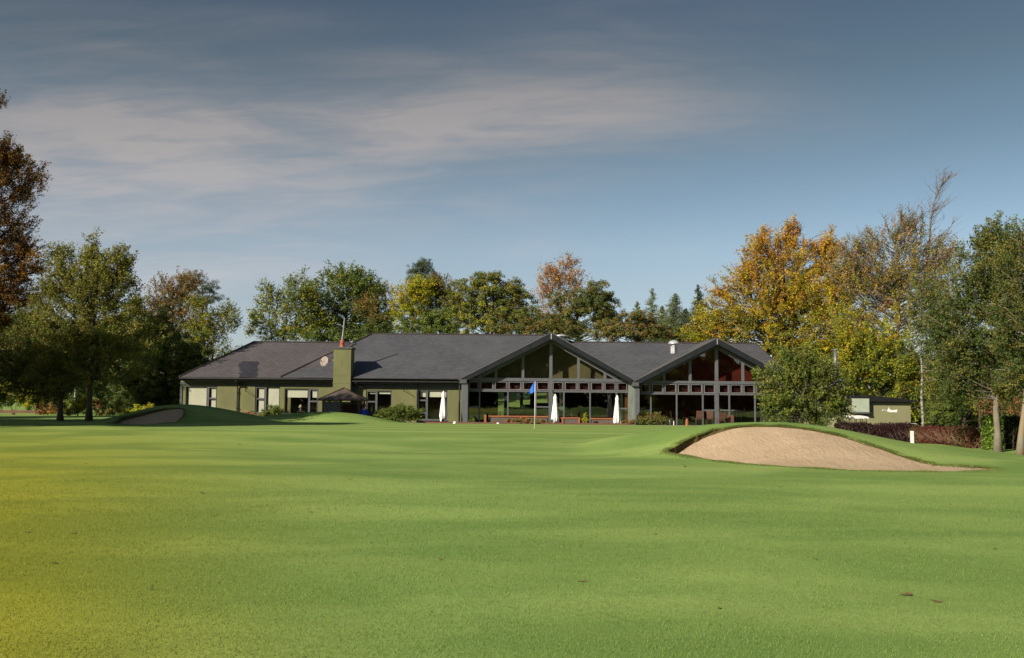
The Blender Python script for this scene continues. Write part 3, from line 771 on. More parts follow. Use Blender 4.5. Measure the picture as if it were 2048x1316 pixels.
# satellite dish on an arm
dc = P(648.4, 722.6, 65.35)
dm = MB(); n = 18; ring = []
ax = Vector((-.35, -.90, .28)).normalized(); u = ax.cross(Vector((0, 0, 1))).normalized(); v = u.cross(ax)
for i, (rr, dd_) in enumerate(((0.001, .07), (.12, .06), (.22, .03), (.30, 0))):
    for j in range(n):
        a = 2 * math.pi * j / n; dm.v.append(tuple(dc + u * rr * .95 * math.cos(a) + v * rr * 1.15 * math.sin(a) - ax * dd_))
for i in range(3):
    for j in range(n): dm.f.append((i * n + j, i * n + (j + 1) % n, (i + 1) * n + (j + 1) % n, (i + 1) * n + j))
di = dm.build('satellite_dish', M['dish'], cl, True)
md = di.modifiers.new('s', 'SOLIDIFY'); md.thickness = .015
MB().tube([dc - ax * .07, dc - ax * .2, (xch0, 65.6, dc.z + .1)], .022, 6).tube([dc - v * .33, dc + ax * .32 - v * .1], .012, 6).tube([dc + ax * .30 - v * .12, dc + ax * .38 - v * .05], .035, 8).build('dish_arm', M['dish'], di)
# bulkhead floodlights and hanging brackets on the walls
for px, py in ((481, 768), (722, 772.5)):
    c0 = P(px, py, YW - .18)
    MB().box(c0.x - .14, c0.x + .14, YW - .24, YW - .10, c0.z - .07, c0.z + .07).tube([(c0.x, YW - .10, c0.z), (c0.x, YW - .001, c0.z + .03)], .03, 6).build('floodlight', M['black'], cl, bevel=.015)
for px in (491, 808):
    c0 = P(px, 783, YW - .01); br = MB()
    br.tube([(c0.x, YW - .02, c0.z), (c0.x, YW - .02, c0.z + .35)], .014, 6)
    br.tube([(c0.x, YW - .02, c0.z + .04), (c0.x + .35, YW - .4, c0.z - .12)], .012, 6)
    br.tube([(c0.x, YW - .02, c0.z + .3), (c0.x + .30, YW - .34, c0.z - .09)], .010, 6)
    br.build('hanging_bracket', M['black'], cl)

# glazed gables ------------------------------------------------------
YG = 65.95; YV = 65.0
def gable(idx, LT, AP, RT, trans, band, cx, vu, vl, vs, xl0, xr1_, rails, foot):
    """LT/AP/RT outer verge points; trans = (y0,y1) big transom; band = (y0,y1) lower rail; vu upper posts; vl lower posts; vs small mullions"""
    LTv, APv, RTv = P(*LT, YV), P(*AP, YV), P(*RT, YV)
    zmid = (LTv.z + RTv.z) / 2
    # verge boards, .36 deep
    bd = MB(); h = .40
    bd.prism([(LTv.x, LTv.z - h * .75), (LTv.x, LTv.z), (APv.x, APv.z), (APv.x, APv.z - h)], YV, YV + .05)
    bd.prism([(APv.x + .004, APv.z), (RTv.x, RTv.z), (RTv.x, RTv.z - h * .75), (APv.x + .004, APv.z - h)], YV, YV + .05)
    bo = bd.build('verge_board', M['barge'], cl)
    MB().box(APv.x - .03, APv.x + .03, YV - .012, YV - .002, APv.z - h, APv.z).build('apex_strip', M['white_bead'], bo)
    sf = MB()                             # soffit of the verge
    for (A, B) in ((LTv, APv), (APv, RTv)):
        sf.add([(A.x, YV + .05, A.z - h + .14), (B.x, YV + .05, B.z - h + .14), (B.x, YG - .06, B.z - h + .14), (A.x, YG - .06, A.z - h + .14)], [(0, 1, 2, 3)])
    so_ = sf.build('soffit', M['lintel'], bo); mm = so_.modifiers.new('t', 'SOLIDIFY'); mm.thickness = .02
    # slopes run back into the main roof
    yb_ = 76.0
    k1 = (zc_e + kC * 0, )
    def meet(z, zref): return YE + max(0., (z - zref)) / PITCHK
    ym = meet(APv.z, z_eave2) + .35
    gs = MB()
    gs.slab([LTv + Vector((-.02, -.03, .05)), (APv.x, YV - .03, APv.z + .05), (APv.x, ym, APv.z + .05), (LTv.x - .02, YE + .3, LTv.z + .05)], .05)
    gs.slab([(APv.x + .003, YV - .03, APv.z + .05), RTv + Vector((.02, -.03, .05)), (RTv.x + .02, YE + .3, RTv.z + .05), (APv.x + .003, ym, APv.z + .05)], .05)
    go = gs.build('gable_roof', M['slate_side'], cl)
    MB().tube([(APv.x, YV - .03, APv.z + .06), (APv.x, ym, APv.z + .06)], .05, 6).tube([(LTv.x - .02, YE + .3, LTv.z + .05), (APv.x, ym, APv.z + .05)], .02, 5).tube([(RTv.x + .02, YE + .3, RTv.z + .05), (APv.x, ym, APv.z + .05)], .02, 5).build('ridge_tiles', M['ridge'], go)
    # framing
    fr = MB()
    zt0, zt1 = RZ(cx, trans[1], YG), RZ(cx, trans[0], YG)
    zb0, zb1 = RZ(cx, band[1], YG), RZ(cx, band[0], YG)
    x0, x1 = RX(xl0, 800, YG), RX(xr1_, 800, YG)
    zfoot = foot
    def under(x):                          # underside line of the verge at the glass
        if x < APv.x: t = (x - LTv.x) / (APv.x - LTv.x); return LTv.z + (APv.z - LTv.z) * t - .32
        t = (x - APv.x) / (RTv.x - APv.x); return APv.z + (RTv.z - APv.z) * t - .32
    fr.box(x0, x1, YG - .08, YG + .08, zt0, zt1)
    fr.box(x0, x1, YG - .05, YG + .05, zb0, zb1)
    ix = []
    cxw = RX(cx, 760, YG); cw = .125
    fr.box(cxw - cw, cxw + cw, YG - .12, YG + .12, zfoot, zt0 - .0); fr.box(cxw - .10, cxw + .10, YG - .101, YG + .101, zt1, APv.z - .34)
    for px in vu:
        x = RX(px, 740, YG); fr.add(*MBpost(x - .085, x + .085, YG - .07, YG + .07, zt1, under(x - .085), under(x + .085)))
    for px in vl:
        x = RX(px, 815, YG); fr.box(x - .045, x + .045, YG - .06, YG + .06, zfoot, zb0); fr.box(x - .035, x + .035, YG - .06, YG + .06, zb1, zt0)
    for px in vs:
        x = RX(px, 772, YG); fr.box(x - .045, x + .045, YG - .055, YG + .055, zb1, zt0)
    for a0, a1, ya in rails:
        zr = RZ((a0 + a1) / 2, ya, YG); fr.box(RX(a0, 815, YG), RX(a1, 815, YG), YG - .045, YG + .045, zr - .045, zr + .045)
    # sloping head frames following the verge
    zt1m = zt1
    for A, B in ((LTv, APv), (APv, RTv)):
        tA = lambda x: A.z + (B.z - A.z) * (x - A.x) / (B.x - A.x)
        xs0 = A.x if A is APv else A.x + (zt1m - (A.z - .42)) / ((B.z - A.z) / (B.x - A.x))
        xs1 = B.x if B is APv else A.x + (zt1m - (A.z - .42)) / ((B.z - A.z) / (B.x - A.x))
        xs0 = max(xs0, x0); xs1 = min(xs1, x1)
        off = .004 if A is APv else 0
        fr.prism([(xs0 + off, tA(xs0) - .58), (xs0 + off, tA(xs0) - .33), (xs1, tA(xs1) - .33), (xs1, tA(xs1) - .58)], YG - .065, YG + .065)
    fo = fr.build('gable_frame', M['grey_frame'], cl)
    # glass: one sheet above, one below
    gl = MB()
    gl.prism([(x0, zt1m), (max(x0, LTv.x + .3), under(max(x0, LTv.x + .3))), (APv.x, APv.z - .36), (min(x1, RTv.x - .3), under(min(x1, RTv.x - .3))), (x1, zt1m)], YG + .015, YG + .025)
    gl.box(x0, x1, YG + .015, YG + .025, zfoot + .05, zt0)
    gl.build('gable_glass', M['glass2'], fo)
    # opening lights in the band, each a thin pale frame
    allx = sorted([RX(p, 772, YG) for p in list(vl) + list(vs)] + [cxw, x0, x1])
    for i in range(len(allx) - 1):
        a0, a1 = allx[i] + .085, allx[i + 1] - .085
        if abs(allx[i] - cxw) < .01: a0 += .07
        if abs(allx[i + 1] - cxw) < .01: a1 -= .07
        if a1 - a0 < .25: continue
        w = .022; q = MB(); ya, yb2 = YG - .09, YG - .066; z0, z1 = zb1 + .03, zt0 - .05
        q.box(a0, a0 + w, ya, yb2, z0, z1); q.box(a1 - w, a1, ya, yb2, z0, z1); q.box(a0 + w, a1 - w, ya, yb2, z0, z0 + w); q.box(a0 + w, a1 - w, ya, yb2, z1 - w, z1)
        q.build('opening_light', M['white_bead'], fo)
    return LTv, APv, RTv, x0, x1, zt0, zt1m, zb0, zb1
def MBpost(x0, x1, y0, y1, z0, za, zb):
    vs = [(x0, y0, z0), (x1, y0, z0), (x1, y1, z0), (x0, y1, z0), (x0, y0, za), (x1, y0, zb), (x1, y1, zb), (x0, y1, za)]
    return vs, [(3, 2, 1, 0), (4, 5, 6, 7), (0, 1, 5, 4), (1, 2, 6, 5), (2, 3, 7, 6), (3, 0, 4, 7)]
G1 = gable(1, (917, 760), (1102.5, 666), (1263, 757.5), (756.5, 763), (780.8, 784.5), 1101.5, (992, 1046, 1157, 1210), (959, 1015.6, 1071.7, 1127.5, 1180, 1232.5), (988, 1044, 1155, 1207), 936, 1256,
           [(936, 958, 813.8), (1073, 1099, 813.8), (1105, 1127, 816), (1233, 1255, 817)], .05)
G2 = gable(2, (1266, 764.5), (1434.5, 676.5), (1600, 766), (762.3, 767.8), (786.6, 790), 1433, (1328, 1380, 1485.5, 1537), (1301.5, 1353.3, 1405.5, 1458.5, 1510, 1562), (1327, 1379, 1484.5, 1536), 1279, 1590,
           [(1279, 1300, 819.5), (1407, 1430, 820.5), (1436, 1458, 820.5)], .05)
# posts at the ends of the gables
for a0, a1, name in ((922.5, 935.5, 'g'), (1590, 1603, 'g')):
    x0, x1 = RX(a0, 800, YV), RX(a1, 800, YV)
    MB().box(x0, x1, YV + .06, YV + .42, 0, RZ(a0, 765, YV)).build('corner_post', M['grey_frame'], cl)
    MB().box(x0 + .15, x1 - .001, YV + .42, YG + .2, 0, RZ(a0, 768, YV)).build('corner_wall', M['column'], cl)
x0, x1, x2 = RX(1257, 800, YG - .2), RX(1266, 800, YG - .2), RX(1278.5, 800, YV + .3)
MB().box(x0, x1, YG - .2, YG + .3, 0, RZ(1260, 766, YG)).box(x1, x2 - .1, YV + .45, YG + .3, 0, RZ(1260, 766, YG) + .01).build('column', M['column'], cl)
MB().box(x2 - .26, x2, YV + .15, YV + .45, 0, RZ(1270, 771, YV)).build('corner_post', M['grey_frame'], cl)
# boxed ends of the verges
for px, py in ((926.5, 762.5), (1271, 768.5), (1603, 770)):
    c0 = P(px, py, YV - .02); MB().box(c0.x - .22, c0.x + .22, YV - .06, YV + .42, c0.z - .13, c0.z + .12).build('verge_box', M['lintel'], cl)
MB().tube([(P(919, 768, YV).x, YV + .2, P(919, 766, YV).z), (P(919, 768, YV).x, YV + .2, 0.1)], .05, 8).build('downpipe', M['black'], cl)

# inside: floor, ceiling, maroon panels behind the small lights, back wall
flo = MB().box(xL + .3, xR - .3, YW + .31, YB - .31, -.05, .04).build('inner_floor', M['innerfloor'], cl)
iw = MB()
MB().box(RX(925, 800, YW), RX(925, 800, YW) + .15, YW + .31, YB - .31, .04, 3.2).build('inner_wall', M['inner'], cl)
NOP = (RX(925, 800, YW), RX(925, 800, YW) + .15, YW + .31, YB - .31, .04, 3.2)
iw.box(RX(1263, 800, YW), RX(1263, 800, YW) + .15, YW + .31, 72, .04, 2.7)
MB().box(RX(560, 800, YW), RX(925, 800, YW), 69.2, 69.3, .04, 3.0).build('inner_wall', M['inner'], cl)
MB().box(xL + .31, RX(560, 800, YW) - .01, 68.2, 68.3, .04, 3.0).build('inner_wall', M['inner'], cl)
iw.build('inner_wall', M['inner'], cl)
for G, col in ((G1, 'ceiling'), (G2, 'ceiling')):
    LTv, APv, RTv, x0, x1, zt0, zt1m, zb0, zb1 = G
    vb = MB(); vb.box(x0, x1, YG + .30, YG + .34, zb0 - .02, zt0 + .05); vb.build('valance', M['maroon'], cl)
    s_ = MB()
    s_.slab([(LTv.x + .5, YG + .15, LTv.z - .30), (APv.x, YG + .15, APv.z - .42), (APv.x, 72.5, APv.z - .42), (LTv.x + .5, 72.5, LTv.z - .30)], .04)
    s_.slab([(APv.x, YG + .15, APv.z - .42), (RTv.x - .5, YG + .15, RTv.z - .30), (RTv.x - .5, 72.5, RTv.z - .30), (APv.x, 72.5, APv.z - .42)], .04)
    s_.build('sloping_ceiling', M['ceiling'], cl)
LTv, APv, RTv, x0, x1, zt0, zt1m, zb0, zb1 = G2
MB().prism([(LTv.x + .2, LTv.z - .4), (APv.x, APv.z - .5), (RTv.x - .2, RTv.z - .4)], YG + 1.0, YG + 1.1).box(LTv.x + .6, RTv.x - .6, 71.2, 71.3, .04, zt0).build('maroon_wall', pm('deep_red_wall', (.22, .030, .022), (.16, .024, .018), 2, .9), cl)
LTv, APv, RTv, x0, x1, zt0, zt1m, zb0, zb1 = G1
MB().prism([(LTv.x + .2, LTv.z - .4), (APv.x, APv.z - .5), (RTv.x - .2, RTv.z - .4)], YG + 1.0, YG + 1.1).build('inner_gable_wall', M['inner'], cl)
# dark bar wall with openings through which the back lawn shows
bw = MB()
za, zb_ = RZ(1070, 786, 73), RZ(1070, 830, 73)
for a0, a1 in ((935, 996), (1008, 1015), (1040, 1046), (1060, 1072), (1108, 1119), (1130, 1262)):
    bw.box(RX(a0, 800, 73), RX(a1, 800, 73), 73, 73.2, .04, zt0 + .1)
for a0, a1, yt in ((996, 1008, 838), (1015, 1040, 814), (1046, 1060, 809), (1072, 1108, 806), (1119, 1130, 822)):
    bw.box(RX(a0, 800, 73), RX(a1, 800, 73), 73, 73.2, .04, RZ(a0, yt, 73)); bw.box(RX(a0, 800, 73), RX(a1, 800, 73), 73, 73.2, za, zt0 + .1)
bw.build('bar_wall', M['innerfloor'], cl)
# curtain and timber post inside the right end of the first gable, white reveal at its left
MB().box(RX(1250, 800, 66.3), RX(1256, 800, 66.3), 66.3, 66.5, .05, zb0).build('timber_post', M['timber'], cl)
cu = MB(); cx0, cx1 = RX(1241, 800, 66.3), RX(1245.5, 800, 66.3)
for i in range(4): xx0 = cx0 + (cx1 - cx0) * i / 4; cu.box(xx0, xx0 + .035, 66.3 + .02 * (i % 2), 66.36 + .02 * (i % 2), .05, zb0)
cu.build('curtain', M['blind'], cl)
MB().box(RX(935.5, 800, YG), RX(938, 800, YG), YG + .12, YG + .16, .1, zb0).build('curtain', M['blind'], cl)
# roof cowls
def cowl(px, py0, py1, Y, s, lab):
    top = P(px, py0, Y); bot = P(px, py1, Y); H = top.z - bot.z
    e = MB().lathe([(s * .62, 0), (s * .62, H * .45), (s * .70, H * .47), (s * .70, H * .52)], (bot.x, Y, bot.z), 4 if s > .3 else 12)
    o = e.build('roof_cowl', M['zinc'], cl)
    o['label'] = lab
    MB().lathe([(s * .5, H * .52), (s * .5, H * .62), (s * .35, H * .64), (s * .35, H * .68), (s * 1.05, H * .70), (s * 1.08, H * .74), (s * .95, H * .85), (s * .6, H * .95), (s * .2, H * 1.0), (s * .05, H)], (bot.x, Y, bot.z), 18).build('cowl_cap', M['zinc'], o, True)
cowl(1348, 680, 707, 67.5, .36, 'domed zinc cowl on a square upstand left of the right gable')
cowl(1121, 668.5, 684, 71, .5, 'low grey dome just showing behind the first gable')
# outbuilding roof with a steel flue, seen over the bush
ob = thing('outbuilding', 'small dark slate-roofed outbuilding with a tall steel flue behind the bushy tree', 'building', (RX(1665, 780, 62), 62, tz(22, 62)))
ox0, ox1 = RX(1632, 772, 61), RX(1690, 772, 61); oz = RZ(1665, 776, 61); oa = P(1670, 733, 63)
MB().box(ox0 + .2, ox1 - .2, 61.2, 64.8, tz(22, 62) - .1, oz).build('wall', M['wall'], ob)
MB().slab([(ox0, 61, oz), (ox1, 61, oz), oa, oa - Vector((.3, 0, 0))], .05).slab([(ox1, 61, oz), (ox1, 65, oz), oa], .05).slab([(ox0, 65, oz), (ox0, 61, oz), oa - Vector((.3, 0, 0))], .05).slab([(ox1, 65, oz), (ox0, 65, oz), oa - Vector((.3, 0, 0)), oa], .05).build('roof', M['slate'], ob)
f0, f1 = P(1671, 752, 62.4), P(1671, 701, 62.4)
fl = MB().tube([f0, f1], .11, 10).build('flue', M['steel'], ob, True)
MB().lathe([(.12, -.02), (.19, 0), (.19, .07), (.05, .10)], tuple(f1), 12).build('flue_cap', M['steel'], fl)
DENS = 1.75; BRI = 1.25
# ------------------------------------------------------------------ trees and plants
def lerp(a, b_, t): return a + (b_ - a) * t
def plant(name, label, cat, Y, base_px, blobs, pal, group=None, seed=1, cover=3.0, leaf=1.9, clump=8., style='bushy', trunk=.16, trunk_h=None, trunk_mat='bark',
          depthk=.75, base_z=None, limbs=40, up=.25, lean=0, leafmat='leaf', twigs=0, crownname='crown', stems=1, tz0=None, shell=.55, top_bare=0, gap=0.0, two=None):
    """blobs are crown lobes (photo x, y, half width, half height) of a tree standing at depth Y"""
    r = np.random.RandomState(seed); px2m = Y / FPX
    bx = RX(base_px, 830, Y); bz = tz(bx, Y) if base_z is None else base_z
    root = thing(name, label, cat, (bx, Y, bz), group)
    B = []
    for bl in blobs:
        c = P(bl[0], bl[1], Y); dy = bl[4] * px2m if len(bl) > 4 else 0
        B.append((c.x, Y + dy, c.z, bl[2] * px2m * 1.06, max(bl[2], bl[3] * .6) * px2m * depthk, bl[3] * px2m * 1.04))
    B = np.array(B)
    area = B[:, 3] * B[:, 5] * math.pi
    rc = clump * px2m
    leafs = leaf * .86 * px2m * 2                # size in metres: 'leaf' is in pixels of the 1024 px picture
    ntot = int(area.sum() * cover * DENS / (leafs * leafs * .55))
    ncl = max(6, int(area.sum() / (rc * rc) * 1.1))
    bi = r.choice(len(B), ncl, p=area / area.sum())
    d = r.normal(size=(ncl, 3)); d /= np.linalg.norm(d, axis=1)[:, None]
    rad = r.rand(ncl) ** shell
    if gap: rad = np.maximum(rad, gap)
    # uneven outline
    bump_ = 1 + .10 * np.sin(d[:, 0] * 5 + bi) + .10 * np.sin(d[:, 2] * 7 + 2 * bi) - .04
    Cc = B[bi, :3] + d * rad[:, None] * B[bi, 3:] * bump_[:, None]
    keep = Cc[:, 2] > bz + .15
    Cc = Cc[keep]; bi = bi[keep]; d = d[keep]; ncl = len(Cc)
    zlo, zhi = (B[:, 2] - B[:, 5]).min(), (B[:, 2] + B[:, 5]).max()
    csize = rc * (.65 + .7 * r.rand(ncl))
    # outward direction of each clump
    cen = np.array([B[:, 0].mean(), B[:, 1].mean(), lerp(zlo, zhi, .35)])
    od = Cc - B[bi, :3] * .6 - cen * .4; od /= np.linalg.norm(od, axis=1)[:, None] + 1e-6
    od[:, 2] += up; od /= np.linalg.norm(od, axis=1)[:, None] + 1e-6
    if two is not None: od[:, 0] += two; od /= np.linalg.norm(od, axis=1)[:, None]
    nleaf = ntot
    w = csize ** 2; ci = r.choice(ncl, nleaf, p=w / w.sum())
    if style == 'bushy':
        g = r.normal(size=(nleaf, 3)); g /= np.linalg.norm(g, axis=1)[:, None]
        g *= (r.rand(nleaf) ** .45)[:, None]
        g[:, 2] *= .72
        pos = Cc[ci] + g * csize[ci][:, None]
        nrm = g + .5 * od[ci] + r.normal(size=(nleaf, 3)) * .55 + np.array([0, 0, .35])
    else:                                   # sprays: leaves strung along twigs
        K = 5
        td = od[:, None, :] + r.normal(size=(ncl, K, 3)) * (.50 if style == 'spray' else .75)
        if style == 'drape': td[:, :, 2] -= .3
        td /= np.linalg.norm(td, axis=2)[:, :, None]
        kk = r.randint(0, K, nleaf); t = r.rand(nleaf) * 2.1 - .6
        T = td[ci, kk]
        pos = Cc[ci] + T * (t * csize[ci])[:, None] * 1.15 + r.normal(size=(nleaf, 3)) * (csize[ci] * .17 * (1.25 - t * .55))[:, None]
        nrm = r.normal(size=(nleaf, 3)) * .8 + np.array([0, -.1, .7])
    pos[:, 2] = np.maximum(pos[:, 2], bz + .03)
    nrm /= np.linalg.norm(nrm, axis=1)[:, None]
    a1 = np.cross(nrm, r.normal(size=(nleaf, 3))); a1 /= np.linalg.norm(a1, axis=1)[:, None]
    a2 = np.cross(nrm, a1)
    s1 = leafs * .5 * (.6 + .8 * r.rand(nleaf)); s2 = s1 * (.5 + .3 * r.rand(nleaf))
    if leafmat == 'needle': s2 = s1 * .25; s1 = s1 * 1.3
    a1 = a1 * s1[:, None]; a2 = a2 * s2[:, None]
    V = np.stack([pos - a1, pos - a2 + a1 * .1, pos + a1, pos + a2 + a1 * .1], 1)
    # colours: per clump pick along the palette by height + chance, per leaf jitter
    h = (Cc[:, 2] - zlo) / (zhi - zlo)
    pb, pt = pal[0], pal[1]                 # bottom and top lists of colours
    ib = r.randint(0, len(pb), ncl); it = r.randint(0, len(pt), ncl)
    pbm, ptm = np.array(pb)[ib], np.array(pt)[it]
    tt = np.clip(h + r.normal(size=ncl) * .22, 0, 1)[:, None]; tt = tt * tt * (3 - 2 * tt)
    cc = pbm * (1 - tt) + ptm * tt
    cc *= (.80 + .4 * r.rand(ncl))[:, None]
    lc = cc[ci] * (.72 + .56 * r.rand(nleaf))[:, None] * BRI
    if len(pal) > 2:                        # odd leaves of another colour
        odd = r.rand(nleaf) < pal[2][0]; lc[odd] = np.array(pal[2][1]) * (.7 + .6 * r.rand(odd.sum()))[:, None]
    tri_mesh(crownname, V.reshape(-1, 3), None, np.repeat(lc, 4, 0).clip(0.003, .8), M[leafmat], root)
    # trunk and limbs
    mb = MB()
    if trunk:
        topz = lerp(zlo, zhi, .72); cx_ = B[:, 0].mean()
        tops = []
        for sN in range(stems):
            a = r.rand() * 6.28; sp = (0 if stems == 1 else .25 + .15 * r.rand())
            b0 = Vector((bx + math.cos(a) * sp * .4, Y + math.sin(a) * sp * .4, bz - .1))
            tx = (cx_ if not lean else bx + lean) + (0 if stems == 1 else math.cos(a) * (B[:, 3].max() * .5))
            ty = Y + (0 if stems == 1 else math.sin(a) * .8)
            pts = []; rads = []; n = 8; wob = r.normal(size=(n + 1, 2)) * trunk * .35
            for i in range(n + 1):
                t = i / n; q = t ** 1.3
                pts.append(Vector((lerp(b0.x, tx, q) + wob[i, 0] * (i > 0), lerp(b0.y, ty, q) + wob[i, 1] * (i > 0), lerp(b0.z, topz, t))))
                rads.append(trunk * (1.45 if i == 0 else 1.0) * (1 - .82 * t) / (1 if stems == 1 else 1.5))
            mb.tube(pts, rads, 9); tops.append((pts, rads))
        order = r.permutation(ncl)[:limbs]
        for j in order:
            pts, rads = tops[r.randint(len(tops))]
            c = Vector(Cc[j].tolist()); zt_ = c.z - (.25 + .35 * r.rand()) * (Vector((c.x, c.y, 0)) - Vector((cx_, Y, 0))).length - .3
            f = min(max((zt_ - pts[0].z) / (pts[-1].z - pts[0].z), .30), .97); k = f * (len(pts) - 1); i0 = min(int(k), len(pts) - 2)
            s0 = pts[i0].lerp(pts[i0 + 1], k - i0); r0 = lerp(rads[i0], rads[i0 + 1], k - i0) * .38
            mid = s0.lerp(c, .5) + Vector(r.normal(size=3).tolist()) * (c - s0).length * .07 + Vector((0, 0, -.05 * (c - s0).length))
            mb.tube([s0, s0.lerp(mid, .5) + Vector(r.normal(size=3).tolist()) * .05, mid, mid.lerp(c, .55), c], [r0, r0 * .8, r0 * .6, r0 * .4, max(.012, r0 * .16)], 5, False)
            if twigs:
                for q in range(twigs):
                    e = c + (Vector(od[j].tolist()) + Vector(r.normal(size=3).tolist()) * .45).normalized() * csize[j] * (1.0 + 1.3 * r.rand())
                    m_ = c.lerp(e, .5) + Vector(r.normal(size=3).tolist()) * csize[j] * .1
                    mb.tube([mid.lerp(c, .5 + .5 * r.rand()), m_, e], [r0 * .3 + .008, .012, .006], 3, False)
        mb.build('trunk' if stems == 1 else 'stems', M[trunk_mat], root, True)
    return root

# leaf colours (real, unlit)
G_MID = [(.115, .150, .026), (.085, .125, .026), (.14, .165, .03)]
G_DK = [(.060, .090, .024), (.045, .072, .020), (.080, .105, .028)]
G_OL = [(.125, .13, .030), (.10, .11, .030), (.15, .135, .030)]
G_BR = [(.165, .115, .035), (.13, .11, .035), (.19, .12, .035)]
YEL = [(.40, .34, .02), (.32, .29, .02), (.24, .25, .025)]
YGR = [(.26, .28, .02), (.19, .22, .02), (.32, .28, .02)]
ORA = [(.42, .23, .03), (.36, .19, .03), (.46, .30, .03)]
RUST = [(.30, .12, .04), (.24, .10, .035), (.34, .17, .05)]
DKRUST = [(.09, .042, .015), (.06, .035, .014), (.14, .07, .016)]
PINK = [(.30, .17, .10), (.34, .20, .10)]
CON = [(.045, .065, .030), (.060, .078, .034), (.035, .055, .028)]
CONL = [(.13, .16, .085), (.10, .13, .07)]

# --- left: big copper beech at the picture edge, two maples, background trees
plant('beech_tree', 'tall dark copper and orange beech cut off by the left edge of the photo', 'tree', 60, -120, [(-62, 330, 112, 70), (-50, 440, 120, 100), (-40, 580, 110, 110), (-130, 200, 100, 70), (50, 365, 36, 56), (42, 510, 40, 64), (30, 600, 46, 60), (-60, 680, 120, 70), (-8, 208, 22, 18), (8, 310, 36, 46)],
      [[*DKRUST, (.26, .15, .02)], [*DKRUST], (.10, (.32, .18, .02))], seed=3, cover=3.6, leaf=1.8, clump=12, style='spray', trunk=.6, limbs=110, twigs=2, up=.35)
plant('maple_tree', 'broad green maple left of the mound, trunk in front of the red-flowering bush', 'tree', 52, 178, [(180, 605, 92, 90), (215, 560, 58, 60), (135, 570, 46, 56), (225, 690, 96, 70), (150, 690, 90, 70), (246, 535, 28, 46), (125, 515, 24, 36), (180, 515, 24, 38), (92, 620, 34, 50), (270, 620, 26, 60), (160, 750, 100, 34)],
      [[*G_OL, *G_OL, *G_MID], [(.20, .20, .045), (.17, .175, .04), (.14, .14, .035)], (.03, (.32, .14, .03))], seed=5, cover=3.2, leaf=2.0, clump=11, style='spray', trunk=.15, limbs=90, twigs=1, up=.55, lean=.1)  # paler upper palette paints a sunlit top into the crown
plant('maple_tree', 'smaller dark maple with the second trunk, left of the broad maple', 'tree', 53, 121, [(60, 710, 80, 66), (110, 720, 80, 66), (60, 650, 40, 40), (10, 750, 70, 50), (90, 770, 80, 34)],
      [[*G_DK, *G_OL], [*G_DK, *G_OL], (.03, (.32, .14, .03))], seed=6, cover=3.2, leaf=2.0, clump=11, style='spray', trunk=.15, limbs=70, twigs=1, lean=.15)
plant('tree', 'dark leafy tree filling the space between the maples and the clubhouse', 'tree', 70, 330, [(330, 720, 90, 70), (300, 660, 70, 50), (370, 760, 50, 50), (270, 770, 60, 50), (345, 800, 45, 30), (300, 790, 60, 40), (395, 720, 34, 40)],
      [[*G_DK], [*G_MID, *G_OL]], seed=8, cover=3.6, leaf=1.8, clump=9, trunk=.2, limbs=60, twigs=1)
plant('birch_tree', 'thin brownish birch-like tree with pinkish top left of the dark pine', 'tree', 86, 350, [(335, 600, 42, 60), (365, 630, 45, 60), (310, 650, 35, 50), (375, 570, 30, 30)],
      [[*G_OL, *G_BR], [*G_BR, (.22, .12, .055), (.24, .14, .06)]], seed=9, cover=2.2, leaf=1.5, clump=7, style='spray', trunk=.22, limbs=80, twigs=2, gap=.2)
plant('pine_tree', 'dark flat-layered pine crown rising behind the brown birch on the left', 'tree', 92, 405, [(385, 560, 34, 20), (415, 578, 32, 18), (432, 597, 24, 9), (400, 600, 32, 14), (400, 650, 30, 40)],
      [[*CON], [*CON]], seed=10, cover=4, leaf=1.5, clump=5.5, trunk=.25, limbs=60, leafmat='needle')
plant('sycamore_tree', 'airy green sycamore just left of the clubhouse roof with sky showing through', 'tree', 80, 420, [(440, 640, 40, 32), (405, 665, 48, 40), (460, 625, 22, 18), (440, 700, 32, 26), (385, 720, 40, 35), (470, 650, 12, 14), (395, 610, 30, 22)],
      [[*G_MID, *G_DK], [*YGR, *G_MID, *G_OL], (.06, (.35, .16, .03))], seed=11, cover=1.9, leaf=1.7, clump=6.5, style='spray', trunk=.16, limbs=90, twigs=2, gap=.35)
# --- behind the clubhouse
BG = 'trees behind the clubhouse roof'
def bgt(*a, **k): k.setdefault('group', BG); return plant(*a, **k)
bgt('sycamore_tree', 'airy yellow-green sycamore with two thin stems above the left wing roof', 'tree', 92, 545, [(555, 620, 50, 45), (600, 585, 48, 38), (520, 640, 24, 24), (535, 585, 26, 24), (610, 650, 45, 45), (505, 660, 14, 12), (560, 670, 45, 25)],
    [[*YGR, *G_MID], [*G_MID, (.16, .19, .04)], (.05, (.42, .22, .05))], seed=12, cover=2.0, leaf=1.8, clump=6.5, style='spray', trunk=.18, limbs=100, twigs=2, gap=.35, stems=2)
bgt('sycamore_tree', 'large round green sycamore with an orange patch behind the chimney', 'tree', 95, 690, [(685, 590, 76, 54), (738, 620, 52, 58), (645, 640, 62, 52), (700, 660, 78, 42), (685, 553, 42, 24), (758, 665, 32, 42), (728, 573, 40, 32), (620, 600, 30, 36)],
    [[*G_DK, *G_MID], [*G_MID, (.10, .14, .03)], (.02, (.42, .22, .03))], seed=13, cover=2.9, leaf=1.8, clump=8, style='spray', trunk=.3, limbs=90, twigs=2, gap=.2)
